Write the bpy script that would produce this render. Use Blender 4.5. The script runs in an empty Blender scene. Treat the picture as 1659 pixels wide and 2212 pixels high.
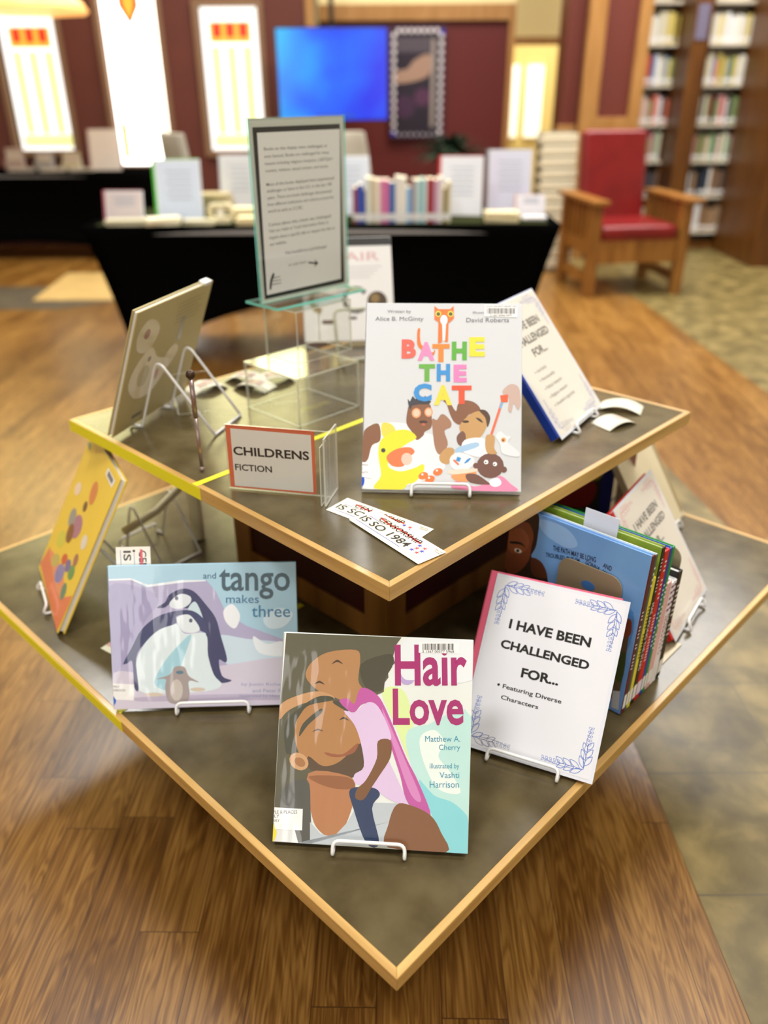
import bpy, bmesh, math, random
from mathutils import Vector, Matrix
random.seed(7)
PI = math.pi
SC = bpy.context.scene
COL = SC.collection
# ---------------------------------------------------------------- camera
cam_d = bpy.data.cameras.new('camera'); cam = bpy.data.objects.new('camera', cam_d); COL.objects.link(cam)
SC.camera = cam
PITCH, ROLL = 0.486462, -0.006562
_rt = Vector((1, 0, 0)); _up = Vector((0, math.sin(PITCH), math.cos(PITCH))); _fw = Vector((0, math.cos(PITCH), -math.sin(PITCH)))
_r = _rt*math.cos(ROLL)+_up*math.sin(ROLL); _u = _up*math.cos(ROLL)-_rt*math.sin(ROLL)
CAM = Vector((0.00341, -1.51489, 1.34))
cam.matrix_world = Matrix(((_r.x, _u.x, -_fw.x, CAM.x), (_r.y, _u.y, -_fw.y, CAM.y), (_r.z, _u.z, -_fw.z, CAM.z), (0, 0, 0, 1)))
cam_d.sensor_fit = 'VERTICAL'; cam_d.sensor_height = 36.0; cam_d.sensor_width = 27.0
cam_d.lens = 36*1716.29/2212; cam_d.clip_start = .05; cam_d.clip_end = 60
cam_d.dof.use_dof = True; cam_d.dof.focus_distance = 1.12; cam_d.dof.aperture_fstop = 2.0
# ---------------------------------------------------------------- world, light, exposure
SC.view_settings.view_transform = 'Standard'; SC.view_settings.look = 'None'; SC.view_settings.gamma = 1; SC.view_settings.exposure = 0.0
SC.cycles.transparent_max_bounces = 32
w = bpy.data.worlds.new('world'); SC.world = w; w.use_nodes = True
w.node_tree.nodes['Background'].inputs[0].default_value = (1, .95, .88, 1); w.node_tree.nodes['Background'].inputs[1].default_value = .35
CEIL_Z = 4.4
def area(name, loc, sx, sy, power, color=(1, .985, .965), rot=(0, 0, 0)):
    d = bpy.data.lights.new(name, 'AREA'); d.shape = 'RECTANGLE'; d.size = sx; d.size_y = sy; d.energy = power; d.color = color
    o = bpy.data.objects.new(name, d); COL.objects.link(o); o.location = loc; o.rotation_euler = rot; return o
LAMPS = [(-1.3, -1.7, 74), (1.3, -1.7, 82), (-1.5, .9, 46), (1.5, .9, 60), (-2.2, 3.8, 95), (1.5, 3.6, 95), (.0, 5.4, 60)]
for lx, ly, lp in LAMPS:
    area('ceiling_area_light', (lx, ly, CEIL_Z-.03), 1.1, .55, lp)
area('ceiling_area_light', (2.4, 4.7, CEIL_Z-.03), 2.6, 2.2, 260)  # wide unseen lamp added to brighten the bookcases
area('far_room_light', (2.2, 9.6, 4.2), 1.6, 1.6, 260, (1, .9, .7))
# ---------------------------------------------------------------- helpers
def s2l(c): return c/12.92 if c <= .04045 else ((c+.055)/1.055)**2.4
def hexc(h): return tuple(s2l(int(h[i:i+2], 16)/255) for i in (0, 2, 4))+(1,)
MATS = {}
def mat(name, color, rough=.5, metal=0, coat=0, noise=0, nscale=20, bump=0, bscale=40, emit=None, estr=0, stretch=(1, 1, 1), color2=None, spec=.5, detail=4, trans=0, ior=1.45):
    if name in MATS: return MATS[name]
    if isinstance(color, str): color = hexc(color)
    if isinstance(color2, str): color2 = hexc(color2)
    if len(color) == 3: color = tuple(color)+(1,)
    m = bpy.data.materials.new(name); m.use_nodes = True; nt = m.node_tree; b = nt.nodes['Principled BSDF']
    b.inputs['Base Color'].default_value = color; b.inputs['Roughness'].default_value = rough; b.inputs['Metallic'].default_value = metal
    b.inputs['Coat Weight'].default_value = coat; b.inputs['Coat Roughness'].default_value = .06; b.inputs['Specular IOR Level'].default_value = spec
    b.inputs['Transmission Weight'].default_value = trans; b.inputs['IOR'].default_value = ior
    if emit is not None:
        b.inputs['Emission Color'].default_value = (hexc(emit) if isinstance(emit, str) else emit); b.inputs['Emission Strength'].default_value = estr
    if noise or color2 or bump:
        tc = nt.nodes.new('ShaderNodeTexCoord'); mp = nt.nodes.new('ShaderNodeMapping'); mp.inputs['Scale'].default_value = stretch
        nt.links.new(tc.outputs['Object'], mp.inputs['Vector'])
    if noise or color2:
        n = nt.nodes.new('ShaderNodeTexNoise'); n.inputs['Scale'].default_value = nscale; n.inputs['Detail'].default_value = detail
        nt.links.new(mp.outputs[0], n.inputs['Vector'])
        r = nt.nodes.new('ShaderNodeValToRGB'); r.color_ramp.elements[0].position = .3; r.color_ramp.elements[1].position = .7
        c2 = color2 or tuple(min(1, c*(1+noise)) for c in color[:3])+(1,); c1 = color if color2 else tuple(c*(1-noise) for c in color[:3])+(1,)
        r.color_ramp.elements[0].color = c1; r.color_ramp.elements[1].color = c2
        nt.links.new(n.outputs[0], r.inputs[0]); nt.links.new(r.outputs[0], b.inputs['Base Color'])
    if bump:
        n2 = nt.nodes.new('ShaderNodeTexNoise'); n2.inputs['Scale'].default_value = bscale; n2.inputs['Detail'].default_value = 3
        nt.links.new(mp.outputs[0], n2.inputs['Vector']); bp = nt.nodes.new('ShaderNodeBump'); bp.inputs['Strength'].default_value = bump; bp.inputs['Distance'].default_value = .01
        nt.links.new(n2.outputs[0], bp.inputs['Height']); nt.links.new(bp.outputs[0], b.inputs['Normal']); nt.links.new(bp.outputs[0], b.inputs['Coat Normal'])
    MATS[name] = m; return m
def paint(h, rough=.45): return mat('paint_'+h+('' if rough == .45 else '_%d' % (rough*100)), h, rough)
def glossy(h): return mat('jacket_'+h, h, .4, coat=.8, bump=.45, bscale=13, stretch=(1, 1, .35))
def sheen(h): return mat('laminated_'+h, h, .35, coat=.3, bump=.05, bscale=14)
def tag(o, label=None, cat=None, group=None, kind=None):
    if label: o['label'] = label
    if cat: o['category'] = cat
    if group: o['group'] = group
    if kind: o['kind'] = kind
    return o
def frame(o, x, y, z, yaw=0, tilt=0):
    o.matrix_world = Matrix.Translation((x, y, z)) @ Matrix.Rotation(yaw, 4, 'Z') @ Matrix.Rotation(-tilt, 4, 'X'); return o
def empty(name, loc=(0, 0, 0), rz=0, label=None, cat=None, group=None, tilt=0):
    o = bpy.data.objects.new(name, None); COL.objects.link(o); o.empty_display_size = .05
    frame(o, loc[0], loc[1], loc[2], rz, tilt); return tag(o, label, cat, group)
class MB:
    def __init__(s): s.bm = bmesh.new()
    def box(s, cx, cy, cz, sx, sy, sz, m=0, side=None, axis=1, rz=0):
        mx = Matrix.Translation((cx, cy, cz)) @ Matrix.Rotation(rz, 4, 'Z') @ Matrix.Diagonal((sx, sy, sz, 1))
        vs = bmesh.ops.create_cube(s.bm, size=1, matrix=mx)['verts']; fs = {f for v in vs for f in v.link_faces}
        for f in fs:
            f.material_index = m
            if side is not None:
                f.normal_update(); n = Matrix.Rotation(-rz, 3, 'Z') @ f.normal
                if abs(n[axis]) < .5: f.material_index = side
        return s
    def b2(s, x0, y0, z0, x1, y1, z1, m=0, **k): return s.box((x0+x1)/2, (y0+y1)/2, (z0+z1)/2, abs(x1-x0), abs(y1-y0), abs(z1-z0), m, **k)
    def prism(s, pts, z0, z1, m=0):
        a = [s.bm.verts.new((x, y, z0)) for x, y in pts]; b = [s.bm.verts.new((x, y, z1)) for x, y in pts]; n = len(pts)
        fs = [s.bm.faces.new(a[::-1]), s.bm.faces.new(b)]+[s.bm.faces.new((a[i], a[(i+1) % n], b[(i+1) % n], b[i])) for i in range(n)]
        for f in fs: f.material_index = m
        return s
    def prism_y(s, pts, y0, y1, m=0):
        a = [s.bm.verts.new((x, y0, z)) for x, z in pts]; b = [s.bm.verts.new((x, y1, z)) for x, z in pts]; n = len(pts)
        fs = [s.bm.faces.new(a), s.bm.faces.new(b[::-1])]+[s.bm.faces.new((a[(i+1) % n], a[i], b[i], b[(i+1) % n])) for i in range(n)]
        for f in fs: f.material_index = m
        return s
    def tube(s, pts, r, m=0, seg=8, closed=False, r2=None):
        pts = [Vector(p) for p in pts]; n = len(pts); rings = []; prev = None
        for i, p in enumerate(pts):
            if closed: t = (pts[(i+1) % n]-pts[i-1]).normalized()
            else: t = ((pts[min(i+1, n-1)]-p).normalized()+(p-pts[max(i-1, 0)]).normalized()).normalized()
            if prev is None:
                a = t.cross(Vector((0, 0, 1)));  a = a if a.length > 1e-3 else t.cross(Vector((1, 0, 0))); a.normalize()
            else: a = (prev-t*prev.dot(t)).normalized()
            prev = a; b = t.cross(a); rr = r if r2 is None else r+(r2-r)*i/(n-1)
            rings.append([s.bm.verts.new(p+a*rr*math.cos(2*PI*k/seg)+b*rr*math.sin(2*PI*k/seg)) for k in range(seg)])
        for i in range(n if closed else n-1):
            A, B = rings[i], rings[(i+1) % n]
            for k in range(seg):
                f = s.bm.faces.new((A[k], A[(k+1) % seg], B[(k+1) % seg], B[k])); f.material_index = m; f.smooth = True
        if not closed:
            for q in (rings[0][::-1], rings[-1]):
                f = s.bm.faces.new(q); f.material_index = m
        return s
    def ball(s, c, r, m=0, sc=(1, 1, 1), u=16, v=10):
        vs = bmesh.ops.create_uvsphere(s.bm, u_segments=u, v_segments=v, radius=r, matrix=Matrix.Translation(c) @ Matrix.Diagonal((*sc, 1)))['verts']
        for f in {f for q in vs for f in q.link_faces}: f.material_index = m; f.smooth = True
        return s
    def lathe(s, c, prof, m=0, seg=24):
        rings = [[s.bm.verts.new((c[0]+r*math.cos(2*PI*k/seg), c[1]+r*math.sin(2*PI*k/seg), c[2]+z)) for k in range(seg)] for r, z in prof]
        for A, B in zip(rings, rings[1:]):
            for k in range(seg):
                f = s.bm.faces.new((A[k], A[(k+1) % seg], B[(k+1) % seg], B[k])); f.material_index = m; f.smooth = True
        s.bm.faces.new(rings[0][::-1]).material_index = m; s.bm.faces.new(rings[-1]).material_index = m
        return s
    def build(s, name, mats, parent=None, loc=None, bevel=0, seg=2, rz=None, normals=True):
        if normals: bmesh.ops.recalc_face_normals(s.bm, faces=s.bm.faces)
        me = bpy.data.meshes.new(name); s.bm.to_mesh(me); s.bm.free()
        for m in (mats if isinstance(mats, (list, tuple)) else [mats]): me.materials.append(m)
        o = bpy.data.objects.new(name, me); COL.objects.link(o)
        if parent: o.parent = parent
        if loc is not None: o.location = loc
        if rz is not None: o.rotation_euler.z = rz
        if bevel:
            b = o.modifiers.new('bevel', 'BEVEL'); b.width = bevel; b.segments = seg; b.limit_method = 'ANGLE'; b.angle_limit = .6
        return o
def struct(o, parent=None): o['kind'] = 'structure'; return o
def rline(pts, r=.012, n=5):
    """round the corners of a polyline"""
    P = [Vector(p) for p in pts]; out = [P[0]]
    for a, b, c in zip(P, P[1:], P[2:]):
        d1 = (a-b); d2 = (c-b); q = min(r, d1.length*.45, d2.length*.45); s, e = b+d1.normalized()*q, b+d2.normalized()*q
        for i in range(n+1):
            t = i/n; out.append(s*(1-t)**2+b*2*t*(1-t)+e*t*t)
    out.append(P[-1]); return out
# -------- printed artwork and lettering as flat coloured shapes
_glyph = {}
def text_mesh(s, bold):
    k = (s, round(bold, 2))
    if k not in _glyph:
        c = bpy.data.curves.new('t', 'FONT'); c.body = s; c.size = 1; c.resolution_u = 3; c.offset = bold*.011; c.fill_mode = 'FRONT'
        o = bpy.data.objects.new('t', c); COL.objects.link(o); bpy.context.view_layer.update()
        me = bpy.data.meshes.new_from_object(o.evaluated_get(bpy.context.evaluated_depsgraph_get()))
        vs = [(v.co.x, v.co.y) for v in me.vertices]; fs = [tuple(p.vertices) for p in me.polygons]
        bpy.data.objects.remove(o); bpy.data.curves.remove(c); bpy.data.meshes.remove(me)
        xs = [v[0] for v in vs]; ys = [v[1] for v in vs]; base = min(ys)
        _glyph[k] = (vs, fs, min(xs), base, max(xs)-min(xs), max(ys)-base, max(ys))
    return _glyph[k]
def crom(pts, n=4):
    out = []; N = len(pts)
    for i in range(N):
        p0, p1, p2, p3 = pts[i-1], pts[i], pts[(i+1) % N], pts[(i+2) % N]
        for j in range(n):
            t = j/n; out.append(tuple(.5*((2*p1[k])+(-p0[k]+p2[k])*t+(2*p0[k]-5*p1[k]+4*p2[k]-p3[k])*t*t+(-p0[k]+3*p1[k]-3*p2[k]+p3[k])*t**3) for k in (0, 1)))
    return out
class Art:
    """coloured shapes lying on the plane y = -off of a parent frame; u to the right, v up, metres"""
    def __init__(s, parent, mf, clip=None, off=.0003, step=.000006): s.bm = bmesh.new(); s.mats = []; s.mf = mf; s.parent = parent; s.off = off; s.step = step; s.clip = clip
    def mi(s, h):
        m = s.mf(h)
        if m not in s.mats: s.mats.append(m)
        return s.mats.index(m)
    def cl(s, u, v):
        if s.clip: u = min(max(u, s.clip[0]), s.clip[2]); v = min(max(v, s.clip[1]), s.clip[3])
        return u, v
    def poly(s, h, pts, smooth=0):
        if smooth: pts = crom(pts)
        q = []
        for p in pts:
            p = s.cl(*p)
            if not q or (abs(p[0]-q[-1][0])+abs(p[1]-q[-1][1])) > 2e-5: q.append(p)
        if len(q) < 3: return
        vs = [s.bm.verts.new((u, -s.off, v)) for u, v in q]
        try: f = s.bm.faces.new(vs)
        except ValueError: return
        f.material_index = s.mi(h); f.normal_update()
        if f.normal.y > 0: f.normal_flip()
        bmesh.ops.triangulate(s.bm, faces=[f], ngon_method='EAR_CLIP'); s.off += s.step
    def rect(s, h, u0, v0, u1, v1): s.poly(h, [(u0, v0), (u1, v0), (u1, v1), (u0, v1)])
    def disc(s, h, u, v, r, r2=None, n=18, a=0):
        r2 = r2 or r; s.poly(h, [(u+r*math.cos(t)*math.cos(a)-r2*math.sin(t)*math.sin(a), v+r*math.cos(t)*math.sin(a)+r2*math.sin(t)*math.cos(a)) for t in [2*PI*i/n for i in range(n)]])
    def line(s, h, pts, wd):
        for a, b in zip(pts, pts[1:]):
            d = Vector((b[0]-a[0], b[1]-a[1])); 
            if d.length < 1e-6: continue
            n = Vector((-d.y, d.x)).normalized()*wd/2; s.off -= s.step; s.poly(h, [(a[0]-n.x, a[1]-n.y), (b[0]-n.x, b[1]-n.y), (b[0]+n.x, b[1]+n.y), (a[0]+n.x, a[1]+n.y)])
        s.off += s.step
    def text(s, h, txt, bl, br, tl, bold=0, full=0):
        vs, fs, x0, y0, tw, th, mx = text_mesh(txt, bold)
        if not full: y0 = min(0, bold*-.011); th = mx-y0
        X = (br[0]-bl[0], br[1]-bl[1]); Y = (tl[0]-bl[0], tl[1]-bl[1])
        L = math.hypot(*X); ex = (X[0]/L, X[1]/L); ey = (-ex[1], ex[0]); hh = abs(Y[0]*ey[0]+Y[1]*ey[1]); m = s.mi(h); nv = []
        for x, y in vs:
            a = (x-x0)/tw*L; b = (y-y0)/th*hh; nv.append(s.bm.verts.new((bl[0]+ex[0]*a+ey[0]*b, -s.off, bl[1]+ex[1]*a+ey[1]*b)))
        for f in fs:
            try: q = s.bm.faces.new([nv[i] for i in f]); q.material_index = m
            except ValueError: pass
        s.off += s.step
    def tx(s, h, txt, u, v, height, width=None, bold=0, align='l', rot=0):
        vs, fs, x0, y0, tw, th, mx = text_mesh(txt, bold); W = width or tw*height/mx; c, n = math.cos(rot), math.sin(rot)
        if align == 'c': u -= W/2*c; v -= W/2*n
        if align == 'r': u -= W*c; v -= W*n
        s.text(h, txt, (u, v), (u+W*c, v+W*n), (u-height*n, v+height*c), bold)
    def bars(s, h, u0, v0, u1, v1, n=24):
        rd = random.Random(int(abs(u0)*1e4)); wd = (u1-u0)/n
        for i in range(n): s.off -= s.step*.9; s.rect(h, u0+i*wd, v0, u0+i*wd+wd*rd.choice([.35, .5, .7]), v1)
    def load(s, key):
        for e in ART[key]:
            if e[0] == 'T': s.text(e[2], e[1], *[(p[0]*1e-4, p[1]*1e-4) for p in e[3:6]], bold=e[6], full=e[7])
            else: s.poly(e[0], [(p[0]*1e-4, p[1]*1e-4) for p in e[2]], e[1])
    def build(s, name='cover_print'):
        for f in s.bm.faces:
            f.normal_update()
            if f.normal.y > 0: f.normal_flip()
        me = bpy.data.meshes.new(name); s.bm.to_mesh(me); s.bm.free()
        for m in s.mats: me.materials.append(m)
        o = bpy.data.objects.new(name, me); COL.objects.link(o)
        o.parent = next((c for c in (s.parent.children if s.parent else ()) if c.name.split('.')[0] in ('cover', 'sheet', 'card', 'screen', 'frame')), s.parent); return o
# ---------------------------------------------------------------- traced cover shapes (0.1 mm, on each cover's own plane)
FR={"hair":{"x":-0.0199,"y":-0.7697,"yaw":-0.0827,"t":0.5932,"w":0.2684,"h":0.2865,"z":0.427},"tango":{"x":-0.2964,"y":-0.4857,"yaw":0.0332,"t":0.4034,"w":0.3112,"h":0.2428,"z":0.427},"bathe":{"x":0.0957,"y":-0.3607,"yaw":-0.0535,"t":0.5799,"w":0.2585,"h":0.3129,"z":0.768},"sign":{"x":0.2142,"y":-0.6172,"yaw":-0.4227,"t":0.66,"w":0.211,"h":0.278,"z":0.427},"path":{"x":0.3029,"y":-0.4192,"yaw":-0.7592,"t":0.06,"w":0.25,"h":0.3,"z":0.42},"child":{"x":-0.1782,"y":-0.3459,"yaw":-0.2125,"t":0.03,"w":0.1476,"h":0.1084,"z":0.763},"tall":{"x":-0.154,"y":0.1496,"yaw":0.8051,"t":0.0,"w":0.216,"h":0.3059,"z":0.9789},"yellow":{"x":-0.6881,"y":-0.1552,"yaw":-1.0851,"t":0.5158,"w":0.2743,"h":0.3333,"z":0.427},"signr":{"x":0.3937,"y":-0.0613,"yaw":0.9918,"t":0.6774,"w":0.216,"h":0.279,"z":0.768}}
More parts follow.
